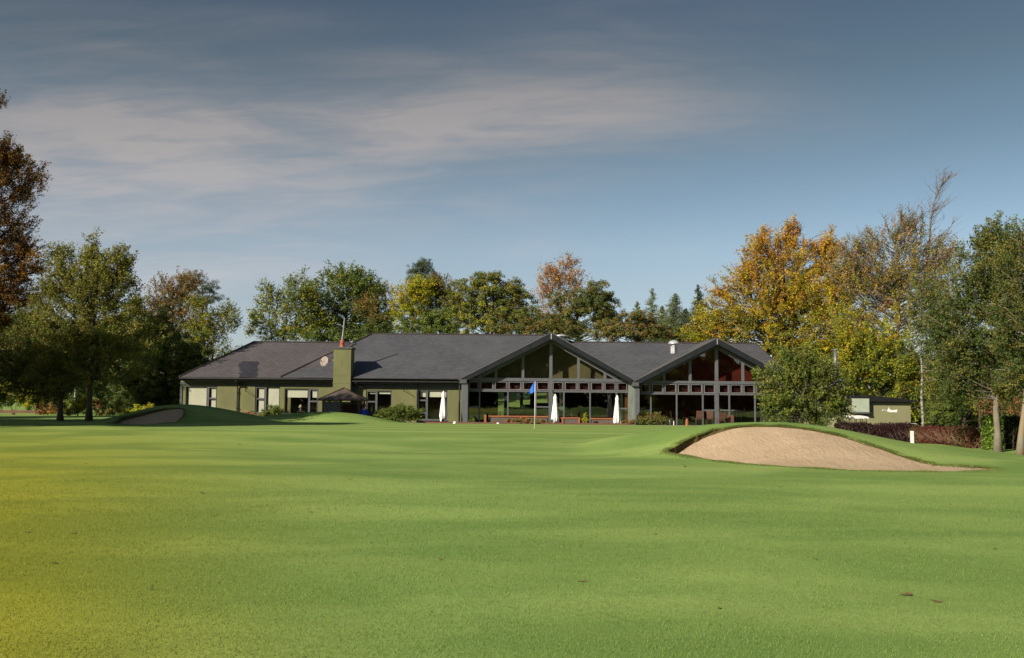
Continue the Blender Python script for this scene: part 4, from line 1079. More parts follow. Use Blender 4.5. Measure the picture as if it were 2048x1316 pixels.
bgt('copper_shrub_tree', 'orange-brown leafed tree standing in front of the round sycamore', 'tree', 90, 735, [(735, 608, 20, 24), (722, 620, 14, 14), (750, 630, 14, 16)],
    [[*G_BR, *G_OL], [*RUST, *G_BR, *G_OL, (.30, .20, .03)]], seed=14, cover=2.4, leaf=1.7, clump=6, style='spray', trunk=.10, limbs=20)
bgt('tree', 'small pale thin tree showing in the gap right of the round sycamore', 'tree', 100, 772, [(770, 590, 22, 26), (778, 635, 20, 26), (765, 575, 10, 14)],
    [[*G_MID, *G_BR], [*G_BR, *G_OL, (.25, .2, .09)]], seed=15, cover=1.5, leaf=1.5, clump=5, style='spray', trunk=.1, limbs=40, twigs=2)
bgt('pine_tree', 'dark rounded pine top standing above the yellow tree', 'tree', 102, 848, [(846, 540, 32, 22), (862, 562, 32, 22), (830, 556, 28, 20), (846, 528, 18, 12), (855, 600, 44, 34)],
    [[*CON], [(.075, .085, .035), *CON]], seed=16, cover=4, leaf=1.5, clump=5.5, trunk=.25, limbs=40, leafmat='needle')
bgt('yellow_tree', 'bright yellow-green tree below the dark pine', 'tree', 94, 820, [(824, 592, 42, 38), (812, 622, 32, 32), (842, 580, 30, 28)],
    [[*YEL, *YGR], [(.34, .30, .02), *YGR, (.34, .24, .03)]], seed=17, cover=3.2, leaf=1.6, clump=6, trunk=.15, limbs=30, style='spray')
bgt('tree', 'brownish olive tree between the yellow tree and the wide green one', 'tree', 96, 875, [(880, 586, 42, 38), (895, 620, 36, 34), (862, 570, 26, 22), (855, 640, 40, 34)],
    [[*G_OL, *G_MID], [*G_BR, *G_OL]], seed=18, cover=3.2, leaf=1.6, clump=6, trunk=.2, limbs=40, style='spray')
bgt('tree', 'small mid-green tree low over the roof right of the gap in the trees', 'tree', 84, 880, [(880, 640, 34, 28), (850, 655, 30, 22), (900, 660, 26, 20), (810, 655, 30, 20)],
    [[*G_MID], [(.10, .15, .03), *G_MID]], seed=19, cover=3.4, leaf=1.6, clump=6.5, trunk=.12, limbs=30)
bgt('oak_tree', 'wide olive-green oak with bumpy crown behind the centre roof', 'tree', 90, 975, [(975, 588, 76, 40), (925, 602, 46, 42), (1025, 606, 46, 40), (965, 640, 95, 40), (1045, 640, 44, 40), (955, 562, 40, 18), (1025, 578, 34, 20), (990, 556, 24, 12)],
    [[*G_OL, *G_DK, *YGR], [*G_OL, (.15, .15, .035), *G_MID], (.05, (.34, .17, .04))], seed=20, cover=3.4, leaf=1.7, clump=7.5, trunk=.3, limbs=60)
bgt('beech_tree', 'sparse orange-leaved beech with bare twiggy top behind the first gable', 'tree', 100, 1125, [(1120, 560, 44, 42), (1095, 580, 30, 38), (1150, 570, 30, 40), (1100, 545, 20, 26), (1140, 530, 20, 20), (1120, 620, 45, 30)],
    [[*RUST, *ORA, *G_BR], [(.36, .22, .09), *RUST, (.40, .24, .06), (.42, .27, .08)]], seed=21, cover=1.05, leaf=1.6, clump=6.5, style='spray', trunk=.25, limbs=120, twigs=4, up=.9, gap=.2, trunk_mat='twig')
bgt('oak_tree', 'dense dark brown-green oak right of the orange beech', 'tree', 88, 1165, [(1170, 616, 76, 52), (1192, 592, 42, 32), (1120, 650, 60, 28), (1215, 630, 36, 34), (1060, 640, 30, 30)],
    [[*G_DK, *G_OL], [*G_OL, (.12, .10, .035), *G_DK], (.04, (.28, .13, .04))], seed=22, cover=3.6, leaf=1.7, clump=8, trunk=.3, limbs=50)
bgt('oak_tree', 'low brownish oak over the roof between the two gables', 'tree', 84, 1265, [(1260, 655, 62, 26), (1215, 665, 40, 20), (1300, 660, 36, 26), (1275, 635, 40, 16), (1330, 668, 24, 14)],
    [[*G_OL, *G_BR], [*G_OL, *G_BR, *G_DK], (.05, (.28, .13, .04))], seed=23, cover=3.4, leaf=1.7, clump=7, trunk=.2, limbs=50)
bgt('tree', 'low brown-green bushy tree behind the roof at the foot of the orange beech', 'tree', 86, 1100, [(1090, 655, 50, 26), (1140, 665, 46, 20), (1050, 655, 30, 22), (1000, 660, 40, 18)],
    [[*G_OL, *G_DK], [*G_OL, *G_BR]], seed=126, cover=3.4, leaf=1.6, clump=7, trunk=.1, limbs=30)
bgt('tree', 'low dark green tree behind the roof below the soft pine and spruce', 'tree', 90, 1370, [(1370, 672, 50, 22), (1335, 668, 34, 26), (1410, 675, 34, 20)],
    [[*G_DK, *CON], [*G_DK, *G_MID]], seed=127, cover=3.4, leaf=1.6, clump=7, trunk=.1, limbs=30)
bgt('tree', 'low shaded tree under the round sycamore behind the chimney', 'tree', 90, 640, [(640, 675, 60, 20), (720, 672, 50, 22), (770, 665, 22, 20)],
    [[*G_DK, *G_MID], [*G_MID, *G_DK]], seed=128, cover=3.2, leaf=1.6, clump=7, trunk=.1, limbs=30)
bgt('beech_tree', 'lower greenish-yellow beech filling the gap between the golden and the bare-topped beech', 'tree', 80, 1690, [(1690, 640, 60, 60), (1700, 700, 60, 50), (1680, 580, 44, 44)],
    [[*YGR, *G_OL, *YEL], [*ORA, *RUST, *YEL]], seed=129, cover=2.2, leaf=1.7, clump=9, style='spray', trunk=.2, limbs=70, twigs=2, up=.5)
def conifer(label, px, top, bot, hw, Y, pal, seed, dens=1.0):
    r = np.random.RandomState(seed); k = Y / FPX
    t = P(px, top, Y); bz = tz(t.x, Y); root = thing('conifer_tree', label, 'tree', (t.x, Y, bz), BG)
    zb = P(px, bot, Y).z; H = t.z - zb; R = hw * k; pos = []; mb = MB().tube([(t.x, Y, bz), (t.x, Y, zb), (t.x, Y, t.z)], [.2, .14, .012], 6)
    n = int(110 * dens)
    for i in range(n):
        f = (i + .5) / n; f = f ** .75; z = t.z - f * H; L = R * (f ** .85) * (.7 + .5 * r.rand()); a = r.rand() * 6.28
        e = Vector((math.cos(a), math.sin(a), -.10 + .45 * (1 - f))) * L; s0 = Vector((t.x, Y, z)); mb.tube([s0, s0 + e], [.02, .008], 3, False)
        m = int(26 + 46 * f); u = r.rand(m)
        q = np.array(s0)[None] + np.array(e)[None] * u[:, None] * 1.05 + r.normal(size=(m, 3)) * (.06 + .10 * f) * np.array([1, 1, .7]) * (R ** .5); pos.append(q)
    pos = np.concatenate(pos); N = len(pos); nr = r.normal(size=(N, 3)); nr /= np.linalg.norm(nr, axis=1)[:, None]
    a1 = np.cross(nr, r.normal(size=(N, 3))); a1 /= np.linalg.norm(a1, axis=1)[:, None]; a2 = np.cross(nr, a1); s = 1.7 * k * 2 * .5
    V = np.stack([pos - a1 * s, pos - a2 * s * .4, pos + a1 * s, pos + a2 * s * .4], 1)
    c = np.array(pal)[r.randint(0, len(pal), N)] * (.7 + .6 * r.rand(N))[:, None]
    tri_mesh('crown', V.reshape(-1, 3), None, np.repeat(c, 4, 0), M['needle'], root)
    mb.build('trunk', M['bark'], root)
conifer('pale slender larch with a pointed top, tallest of the conifers over the low roof', 1304, 576, 690, 34, 112, [(.17, .20, .10), (.13, .16, .08)], 31, .8)
conifer('short pale conifer just left of the slender pointed one', 1275, 603, 690, 30, 108, [(.15, .17, .07), (.12, .15, .06)], 32, .8)
conifer('grey-green soft pine right of the slender pointed conifer', 1350, 588, 700, 52, 104, [(.12, .15, .08), (.15, .18, .105)], 33, 2.2)
conifer('narrow dark spruce with a sharp tip beside the golden beech', 1396, 570, 690, 36, 100, [(.065, .085, .05), (.05, .068, .04)], 34, 1.3)
conifer('dark bushy conifer low between the soft pine and the spruce', 1372, 618, 700, 44, 102, [(.08, .10, .05), (.07, .09, .05)], 35, 2.0)
conifer('greenish conifer half hidden behind the soft pine', 1325, 612, 700, 34, 110, [(.11, .13, .045), (.14, .15, .05)], 36, 1.2)
bgt('beech_tree', 'huge golden-orange beech above the right gable', 'tree', 82, 1570, [(1560, 590, 130, 80), (1490, 640, 100, 60), (1620, 620, 110, 80), (1540, 520, 75, 50), (1640, 540, 65, 55), (1440, 670, 62, 36), (1520, 490, 24, 26), (1585, 490, 32, 42), (1655, 500, 28, 28), (1600, 690, 120, 50), (1490, 560, 50, 32), (1448, 590, 36, 16), (1530, 472, 13, 26), (1582, 465, 15, 36), (1660, 488, 18, 28), (1500, 500, 16, 16), (1430, 640, 60, 34), (1400, 672, 40, 22), (1625, 500, 16, 22)],
    [[*YGR, *YGR, *YEL, (.40, .28, .02), *G_MID], [*ORA, *ORA, *RUST, *ORA, (.40, .26, .02), (.26, .20, .03)], (.05, (.30, .14, .04))], seed=24, cover=2.5, leaf=1.75, clump=9, style='spray', trunk=.4, limbs=190, twigs=3, up=.5, gap=.15, stems=4)
bgt('beech_tree', 'thin-leaved tall beech with bare grey twigs at its crown, right of the golden one', 'tree', 76, 1800, [(1790, 560, 100, 76), (1845, 515, 66, 62), (1725, 550, 72, 66), (1875, 560, 46, 56), (1790, 475, 60, 44), (1750, 640, 95, 50), (1725, 495, 44, 36), (1895, 505, 30, 34), (1690, 540, 40, 50), (1880, 620, 40, 50), (1820, 450, 34, 26)],
    [[*YGR, *ORA, *G_OL, *YEL], [*PINK, (.28, .19, .11), (.32, .22, .08), *G_BR, *G_OL]], seed=25, cover=1.2, leaf=1.55, clump=9, style='spray', trunk=.25, limbs=300, twigs=7, up=.9, trunk_mat='twig', two=.12)
# its bare leader, bent to the right
t25 = [o for o in COL.objects if o.get('label', '').startswith('thin-leaved tall beech')][0]
r = np.random.RandomState(77); mb = MB(); Y = 76
def pp(px, py, dy=0): return P(px, py, Y + dy)
main = [pp(1850, 560), pp(1858, 500), pp(1862, 440), pp(1868, 405), pp(1880, 375), pp(1895, 357), pp(1906, 347)]
mb.tube(main, [.12, .09, .06, .04, .025, .014, .006], 5, False)
for i in range(90):
    k = r.rand() ** .8 * 4.8 + .3; i0 = int(k); s0 = main[i0].lerp(main[i0 + 1], k - i0)
    L = (1.0 + 1.9 * r.rand()) * (1 - k / 9)
    e = s0 + Vector((.30 + r.normal() * .55, r.normal() * .4, .55 + r.rand() * .5)).normalized() * L
    m_ = s0.lerp(e, .5) + Vector((0, 0, -.08 * L))
    mb.tube([s0, m_, e], [.020, .012, .005], 3, False)
    for q in range(3):
        s1 = m_.lerp(e, r.rand()); mb.tube([s1, s1 + Vector((.35 + r.normal() * .3, r.normal() * .3, .3 + .3 * r.rand())) * L * .4], [.010, .004], 3, False)
for (a0, b0, a1, b1) in ((1790, 500, 1715, 465), (1780, 480, 1765, 430), (1835, 470, 1815, 415), (1800, 470, 1828, 425), (1745, 520, 1712, 470), (1870, 500, 1910, 440), (1840, 480, 1845, 420)):
    s0, e = pp(a0, b0), pp(a1, b1); mb.tube([s0, s0.lerp(e, .5) + Vector((.1, 0, .1)), e], [.05, .03, .006], 4, False)
    for q in range(16):
        s1 = s0.lerp(e, .25 + .7 * r.rand()); mb.tube([s1, s1 + Vector((r.normal() * .5 + .3, r.normal() * .4, .4 + .4 * r.rand()))], [.014, .004], 3, False)
mb.build('bare_twigs', M['twig'], t25)

# --- right side
plant('birch_tree', 'slim birch with a white peeling trunk beside the shed', 'tree', 50, 1844, [(1880, 640, 50, 70), (1850, 590, 45, 50), (1870, 700, 46, 46), (1840, 650, 30, 50)],
      [[*G_MID, *G_DK], [*G_MID, *G_OL, *G_BR]], seed=40, cover=1.7, leaf=1.7, clump=8, style='spray', trunk=.085, limbs=70, twigs=2, trunk_mat='birch', gap=.2, lean=.03)
plant('alder_tree', 'tall dense green tree with a bare leaning pale trunk, nearest the hedge end', 'tree', 32.5, 1994, [(1985, 560, 78, 95), (2010, 500, 55, 60), (1950, 640, 80, 80), (1985, 710, 95, 75), (1940, 720, 70, 60), (2030, 640, 60, 120), (1905, 690, 46, 60), (2000, 770, 60, 35), (1965, 480, 24, 24), (1900, 760, 50, 45), (1950, 560, 50, 60), (1880, 640, 34, 40)],
      [[*G_DK, *G_DK, *G_OL], [(.10, .12, .035), *G_OL, *G_DK, (.13, .15, .04)], (.015, (.30, .13, .05))], seed=41, cover=2.9, leaf=2.1, clump=13, style='spray', trunk=.115, limbs=120, twigs=2, trunk_mat='palebark', up=.35, lean=.25)
plant('alder_tree', 'second dense green tree with an orange-lichened trunk at the right edge', 'tree', 30.5, 2038, [(2080, 540, 85, 105), (2070, 650, 90, 100), (2090, 470, 60, 60), (2060, 745, 75, 50), (2120, 600, 70, 120)],
      [[*G_DK, *G_DK, *G_OL], [(.10, .12, .035), *G_OL, *G_DK, *G_OL], (.02, (.35, .16, .05))], seed=42, cover=2.9, leaf=2.1, clump=13, style='spray', trunk=.105, limbs=100, twigs=2, trunk_mat='lichenbark', up=.35)
plant('tree', 'leafy green tree filling the background above the parked blue car', 'tree', 62, 1925, [(1930, 770, 66, 70), (1890, 790, 46, 56), (1960, 740, 60, 50), (1985, 800, 45, 40), (1900, 730, 40, 50)],
      [[*G_MID, *G_DK], [*G_MID, *YGR]], seed=43, cover=3.0, leaf=1.8, clump=8, trunk=.15, limbs=40, twigs=1, style='spray')
plant('tree', 'yellow-green leafy tree directly behind the shed', 'tree', 66, 1760, [(1760, 700, 70, 60), (1720, 740, 60, 60), (1800, 750, 60, 60), (1840, 790, 40, 50), (1700, 680, 40, 40), (1700, 800, 50, 40), (1780, 800, 60, 30)],
      [[*G_MID, *YGR, *G_DK], [*YEL, *YGR, *G_MID, (.36, .24, .02)]], seed=44, cover=3.0, leaf=1.8, clump=8, trunk=.2, limbs=60, twigs=1, style='spray')
plant('tree', 'reddish thin shrubby tree behind the green hedge block at the right', 'tree', 46, 2015, [(2000, 810, 40, 28), (2040, 815, 36, 30), (1975, 800, 26, 30), (2080, 820, 40, 40)],
      [[*RUST, *G_BR, *G_DK], [*RUST, (.25, .12, .08), *G_DK]], seed=45, cover=1.8, leaf=1.7, clump=6, trunk=.07, limbs=60, twigs=3, style='spray', stems=3, trunk_mat='twig')
plant('hornbeam_tree', 'bushy multi-stemmed green tree in front of the right gable', 'tree', 47, 1600, [(1600, 760, 66, 62), (1560, 790, 50, 44), (1640, 790, 50, 56), (1600, 820, 75, 42), (1590, 720, 36, 32), (1535, 770, 26, 30), (1650, 745, 28, 32), (1625, 715, 16, 18), (1680, 815, 24, 26), (1545, 815, 22, 30), (1668, 780, 24, 34)],
      [[*G_DK, *G_MID, (.14, .17, .025)], [*G_MID, (.15, .165, .035), (.18, .17, .05)], (.03, (.34, .28, .08))], seed=46, cover=3.0, leaf=2.0, clump=9, trunk=.14, limbs=90, twigs=2, style='spray', stems=4)
# low planting ------------------------------------------------------
def bush(name, label, Y, px, blobs, pal, seed, **k):
    k.setdefault('cover', 3.4); k.setdefault('leaf', 1.5); k.setdefault('clump', 5); k.setdefault('limbs', 14)
    return plant(name, label, 'shrub', Y, px, blobs, pal, seed=seed, trunk=.03, stems=3, crownname='foliage', shell=.6, **k)
bush('shrub', 'dark green rounded shrub in front of the wall by the fourth window', 62.4, 800, [(800, 829, 40, 17), (775, 832, 26, 14), (825, 830, 24, 16), (800, 820, 24, 10)], [G_MID + G_DK, G_MID + [(.16, .18, .04)]], 50, cover=4.6, clump=3.6, style='spray', leaf=1.3)
bush('shrub', 'small green shrub below the second window of the left wing', 64.5, 548, [(548, 822, 24, 15), (533, 827, 18, 10), (560, 825, 16, 13)], [G_MID, G_MID], 51)
bush('flowering_shrub', 'low pinkish flowering plant left of the small green shrub', 64.2, 505, [(505, 830, 14, 7), (495, 828, 8, 5)], [RUST + [(.42, .22, .16)], [(.42, .2, .14), *G_MID]], 52)
bush('shrub', 'reddish-green open shrub in front of the right gable', 62.8, 1308, [(1305, 838, 24, 13), (1290, 842, 14, 10), (1325, 843, 12, 8)], [G_OL + G_MID, [(.20, .10, .06), (.22, .13, .07), *G_OL]], 53, cover=2.2, style='spray')
bush('dwarf_conifer', 'small pointed golden conifer between the timber-capped planters', 63.0, 1171, [(1171, 841, 7, 9), (1171, 834, 5, 8), (1170, 828, 2.5, 5)], [YGR, YGR + YEL], 54, clump=2.5, leaf=1.2)
bush('flower_bed', 'low red and orange flowers in front of the timber-capped planter', 62.6, 1050, [(1040, 841, 22, 7), (1070, 843, 26, 6), (1020, 844, 14, 5), (1090, 845, 14, 4)], [[(.24, .06, .035), (.26, .11, .04), *G_MID, *G_OL], [(.30, .08, .04), (.28, .13, .05), *G_OL]], 55, clump=3, leaf=1.3)
bush('shrub', 'low brown-green plant at the foot of the pale column', 63.6, 1262, [(1258, 845, 14, 6), (1268, 843, 8, 6), (1240, 845, 9, 5)], [G_BR, G_BR + [(.22, .08, .05)]], 56, clump=3, leaf=1.2)
bush('shrub', 'dark little plant inside the corner post of the first gable', 64.0, 943, [(944, 842, 8, 6)], [G_DK, G_MID], 57, clump=3, leaf=1.2)
bush('shrub', 'round orange-red shrub at the end of the wooden rail', 68, 92, [(92, 818, 20, 14), (82, 822, 14, 10), (104, 818, 12, 14)], [RUST + G_OL, [(.34, .15, .05), (.30, .12, .05), *G_BR]], 58)
bush('shrub', 'yellow-green shrub between the two maple trunks', 66, 150, [(150, 815, 26, 18), (165, 805, 20, 18), (135, 825, 14, 10)], [YGR + G_OL, YEL + G_OL], 59)
bush('shrub', 'rounded green bush with red tips right of the maple trunk', 64, 215, [(210, 815, 30, 20), (240, 818, 24, 20), (195, 808, 16, 14), (250, 828, 14, 12)], [G_MID + G_DK, [(.34, .08, .05), (.36, .10, .06), (.25, .14, .05), *G_MID]], 60)
bush('shrub', 'yellowish low bush at the foot of the left mound', 62, 283, [(275, 820, 18, 11), (295, 815, 16, 10)], [YGR, YEL + YGR], 61)
bush('shrub', 'dark green background bush behind the wooden rail', 76, 30, [(20, 790, 60, 30), (-30, 780, 60, 40), (60, 790, 36, 30)], [G_DK + G_OL, G_OL + YGR], 62, clump=8)
bush('shrub', 'yellow-green bush behind the round orange shrub', 72, 75, [(72, 790, 24, 26), (55, 800, 18, 16)], [YGR, YEL + YGR], 63, clump=6)
bush('shrub', 'dark green undergrowth between the flowering bush and the clubhouse', 72, 310, [(300, 800, 46, 26), (340, 795, 34, 28), (260, 790, 36, 24)], [G_DK, G_DK + G_MID], 64, clump=8)
bush('shrub', 'dark background thicket behind the two maple trunks', 78, 170, [(170, 780, 70, 36), (110, 790, 50, 30), (230, 775, 50, 36)], [G_DK, G_DK], 65, clump=8)
bush('creeper', 'green climbing plant in the background right of the shed', 54, 1880, [(1880, 830, 30, 26), (1900, 815, 34, 30), (1862, 840, 22, 20)], [G_MID + G_DK, G_MID], 66, clump=7)

# clipped hedges: dense twigs and leaves in a box that follows the ground
def hedge(name, label, path, tops, wid, cols, seed, n, twigcol=None, leafpx=1.7, Yref=36, ntw=400, leafmat='leaf'):
    r = np.random.RandomState(seed); path = [Vector((x, y, 0)) for x, y in path]
    ztp = [P(1024 + p.x / p.y * FPX, t, p.y).z for p, t in zip(path, tops)]
    seg = [(path[i + 1] - path[i]).length for i in range(len(path) - 1)]; tot = sum(seg)
    root = thing(name, label, 'hedge', (path[0].x, path[0].y, tz(path[0].x, path[0].y)))
    u = r.rand(n) * tot; base = np.zeros((n, 2)); nr = np.zeros((n, 2)); acc = 0
    for i, s in enumerate(seg):
        m = (u >= acc) & (u <= acc + s); f = (u[m] - acc) / s; a, b_ = path[i], path[i + 1]; d_ = (b_ - a).normalized()
        base[m, 0] = a.x + (b_.x - a.x) * f; base[m, 1] = a.y + (b_.y - a.y) * f; nr[m] = (-d_.y, d_.x); acc += s
    # most leaves on the faces and top
    q = r.rand(n); off = np.where(q < .55, np.sign(r.rand(n) - .5) * wid * .5, (r.rand(n) - .5) * wid) + r.normal(size=n) * .05
    cum = np.concatenate([[0], np.cumsum(seg)]); zt_u = np.interp(u, cum, ztp)
    z = np.where(q < .55, r.rand(n), np.where(q < .85, 1.0, r.rand(n)))
    x = base[:, 0] + nr[:, 0] * off; y = base[:, 1] + nr[:, 1] * off
    g_ = terr(x, y); hg = (zt_u - g_) * (1 + .05 * np.sin(u * 3) + .04 * np.sin(u * 7.3)); zz = g_ + z * hg + r.normal(size=n) * .05
    pos = np.stack([x, y, zz], 1); nrm = r.normal(size=(n, 3)); nrm /= np.linalg.norm(nrm, axis=1)[:, None]
    a1 = np.cross(nrm, r.normal(size=(n, 3))); a1 /= np.linalg.norm(a1, axis=1)[:, None]; a2 = np.cross(nrm, a1)
    s = leafpx * Yref / FPX * (.6 + .8 * r.rand(n))[:, None]
    V = np.stack([pos - a1 * s, pos - a2 * s * .55, pos + a1 * s, pos + a2 * s * .55], 1)
    pick = (.5 + .5 * np.sin(u * 1.9 + seed) + r.rand(n) * .9) / 1.9 * len(cols)
    c = np.array(cols)[np.clip(pick.astype(int), 0, len(cols) - 1)] * (.65 + .7 * r.rand(n))[:, None]
    tri_mesh('foliage', V.reshape(-1, 3), None, np.repeat(c, 4, 0), M[leafmat], root)
    mb = MB()
    for i in range(ntw):
        k = r.randint(n); p0 = Vector((base[k, 0] + nr[k, 0] * off[k] * .7, base[k, 1] + nr[k, 1] * off[k] * .7, 0)); p0.z = tz(p0.x, p0.y)
        hh = max(.25, float(zt_u[k]) - p0.z) * (.6 + .5 * r.rand()); e = p0 + Vector((r.normal() * .28, r.normal() * .15 + nr[k, 1] * 0, hh)); m = p0.lerp(e, .5) + Vector((r.normal() * .08, r.normal() * .05, 0))
        mb.tube([p0, m, e], [.014, .009, .004], 3, False)
    mb.build('stems', M[twigcol or 'twig'], root)
    return root
DP = [(.035, .014, .016), (.05, .02, .02), (.028, .016, .014), (.06, .03, .022)]
RB = [(.12, .028, .024), (.15, .045, .03), (.09, .035, .022), (.13, .07, .03), (.085, .085, .025)]
h0 = (RX(1672, 870, 40.3), 40.3); h1 = (RX(1760, 880, 39.5), 39.5); h2 = (RX(1835, 890, 38.3), 38.3)
hedge('hedge', 'dark purple clipped hedge running behind the bunker mound below the shed', [h0, h1, h2], (851, 851.5, 855), .8, DP, 70, 30000, 'twig', 1.6, 39, 260)
h3 = (RX(1836, 892, 37.9), 37.9); h4 = (RX(1900, 896, 36), 36); h5 = (RX(1962, 904, 34), 34)
hedge('hedge', 'reddish-brown thin-leaved clipped hedge right of the white post', [h3, h4, h5], (858, 859.5, 862), .6, RB, 71, 26000, 'twig2', 1.5, 36, 900)
h6 = (RX(1972, 904, 33.6), 33.6); h7 = (RX(1999, 904, 33.2), 33.2)
hedge('hedge', 'bright green glossy laurel block at the end of the red-brown hedge', [h6, h7], (840, 840), .5, [(.10, .17, .02), (.14, .22, .025), (.06, .11, .02)], 72, 5200, 'bark', 2.0, 33, 20, 'glossleaf')
h8 = (RX(2003, 904, 34.3), 34.3); h9 = (RX(2120, 904, 33.8), 33.8)
hedge('hedge', 'dark hedge between the two pale trunks at the right', [h8, h9], (841, 841), .7, [(.03, .04, .015), (.045, .05, .02), (.05, .035, .02)], 73, 16000, 'twig', 2.0, 34, 200)
OFF = [(-30.5, 33.5, 15.2, 3.3, .56), (-35, 34.3, 15.6, 3.8, .5), (-40, 34.6, 16, 4, .45), (-45.5, 34, 16, 4.2, .4), (-47, 44, 13, 3.5, .4), (-52, 36, 16, 4.5, .4)]
# ------------------------------------------------------------------ things on and round the green
# flagstick
fx = GP(1069.5, 856.5, 30, 60); Yf = fx.y
ft = P(1071.5, 763, Yf)
fs = thing('flagstick', 'white golf flagstick with a limp blue flag standing on the green', 'golf flag', (fx.x, Yf, fx.z))
MB().tube([(fx.x, Yf, fx.z - .02), (fx.x, Yf, ft.z)], [.022, .013], 10).build('pole', M['white'], fs, True)
hc = MB().lathe([(.056, .004), (.056, .012), (.05, .012), (.05, .004)], (fx.x, Yf, fx.z), 16).build('hole_cup', M['white'], fs)
fm = MB()
top, bot, tip = P(1071, 762.5, Yf), P(1072.5, 783, Yf), P(1063.5, 789.5, Yf)
nu, nv = 9, 14
for i in range(nu + 1):
    for j in range(nv + 1):
        u, v = i / nu, j / nv
        hoist = Vector((fx.x + .012, Yf, lerp(ft.z + .0, ft.z - .46, v)))
        fly = Vector((fx.x - .08 - .24 * v ** 1.1, Yf + .04, lerp(ft.z - .06, ft.z - .64, v)))
        p = hoist.lerp(fly, u); p.y += .045 * math.sin(u * 7 + v * 3) * (.3 + u); p.x += .02 * math.sin(u * 9 + v * 4)
        fm.v.append(tuple(p))
for i in range(nu):
    for j in range(nv): a = i * (nv + 1) + j; fm.f.append((a, a + 1, a + nv + 2, a + nv + 1))
fo = fm.build('flag', M['blueflag'], fs, True); md = fo.modifiers.new('s', 'SOLIDIFY'); md.thickness = .004

# three folded parasols
def parasol(px, ytop, ybot, Y, label, seed):
    r = np.random.RandomState(seed); t = P(px, ytop, Y); z0 = tz(t.x, Y) + .03; H = t.z - z0
    root = thing('parasol', label, 'parasol', (t.x, Y, z0), 'folded white parasols on the terrace')
    MB().lathe([(.24, 0), (.24, .05), (.07, .07), (.05, .22), (.03, .24)], (t.x, Y, z0), 16).build('base', M['black'], root)
    MB().tube([(t.x, Y, z0 + .05), (t.x, Y, t.z - .05)], .024, 10).build('pole', M['timber'], root, True)
    zb = P(px, ybot, Y).z; L = t.z - zb; n = 40; rows_ = 26; mb = MB(); ph = r.rand() * 6
    hem = [.05 * math.sin(5 * (2 * math.pi * j / n) + ph) + .09 * math.sin(2 * math.pi * j / n + ph * 2) + .10 * max(0, math.sin(3 * 2 * math.pi * j / n + ph)) for j in range(n)]
    for i in range(rows_ + 1):
        u = i / rows_
        if u < .14: rad = lerp(.012, .125, (u / .14) ** .8)
        elif u < .20: rad = lerp(.125, .095, (u - .14) / .06)
        else: rad = .095 + .155 * ((u - .20) / .80) ** 1.1
        if u > .88: rad *= 1 - (u - .88) * 2.2
        for j in range(n):
            a = 2 * math.pi * j / n; f = 1 + (.20 * math.cos(8 * a + ph) + .10 * math.cos(3 * a + u * 3 + ph)) * min(1, u * 2.5)
            z = t.z - L * u * (1 + hem[j] * max(0, u - .5) * 1.2)
            mb.v.append((t.x + rad * f * math.cos(a) + .03 * u * math.sin(ph), Y + rad * f * math.sin(a), z))
    for i in range(rows_):
        for j in range(n): mb.f.append((i * n + j, i * n + (j + 1) % n, (i + 1) * n + (j + 1) % n, (i + 1) * n + j))
    o = mb.build('canopy', M['cloth'], root, True); md = o.modifiers.new('s', 'SOLIDIFY'); md.thickness = .008
    ring = [(t.x + .165 * math.cos(a), Y + .165 * math.sin(a), t.z - L * .50) for a in np.linspace(0, 2 * math.pi, 17)]
    MB().tube(ring, .012, 5, False).build('tie_strap', M['white'], o)
    return root
parasol(887, 782, 838, 64.2, 'folded white parasol in front of the window left of the gables, leftmost of three', 1)
parasol(1110.5, 788, 845, 64.0, 'folded white parasol beside the centre post of the first gable', 2)
parasol(1234.5, 790, 849, 63.6, 'folded white parasol by the timber-framed right end of the first gable', 3)

# timber-capped planter walls, boards and edging along the terrace
def planter(label, a0, a1, ytop, Y, posts, capd=.30):
    x0, x1 = RX(a0, 835, Y), RX(a1, 835, Y); zt = RZ((a0 + a1) / 2, ytop, Y); z0 = tz((x0 + x1) / 2, Y) + .02
    root = thing('planter_wall', label, 'planter', ((x0 + x1) / 2, Y, z0), 'timber-capped planter walls on the terrace')
    MB().box(x0 + .04, x1 - .04, Y - .10, Y + .10, z0 - .05, zt - .09).build('body', M['graywall'], root)
    MB().box(x0 - .02, x1 + .02, Y - .15, Y + .15, zt - .09, zt).build('capping', M['timber'], root, bevel=.01)
    for px in posts:
        x = RX(px, 838, Y); MB().box(x - .06, x + .06, Y - .17, Y - .103 if px not in (970,) else Y + .05, z0 - .05, zt - .092 if px != 970 else zt + .08).build('post', M['timber'], root, bevel=.008)
planter('long timber-capped planter wall behind the red flowers', 978, 1096, 831.5, 63.6, ())
planter('short planter wall with a timber end post between parasol and dwarf conifer', 1122, 1160, 834.5, 63.8, (1125, 1158))
planter('planter wall with orange timber capping left of the right-hand parasol', 1182, 1229, 836, 63.8, ())
x = RX(970.5, 838, 63.3); top_mesh(MB().box(x - .07, x + .07, 63.23, 63.37, tz(x, 63.3), RZ(970, 829.5, 63.3)), 'timber_post', M['timber'], 'short orange timber post left of the long planter wall', 'post', bevel=.01)
eb = thing('timber_edging', 'low red-brown timber edging board along the back of the green', 'edging', (RX(980, 845, 62.3), 62.3, tz(-1, 62.3)))
for i, (a0, a1) in enumerate(((846, 921), (922, 1018), (1019, 1098), (1099, 1180), (1181, 1256))):
    x0, x1 = RX(a0, 845, 62.3), RX(a1, 845, 62.3); z0 = tz((x0 + x1) / 2, 62.3)
    MB().box(x0, x1, 62.27, 62.33, z0 - .1, z0 + .20).build('board', M['redtimber'], eb)
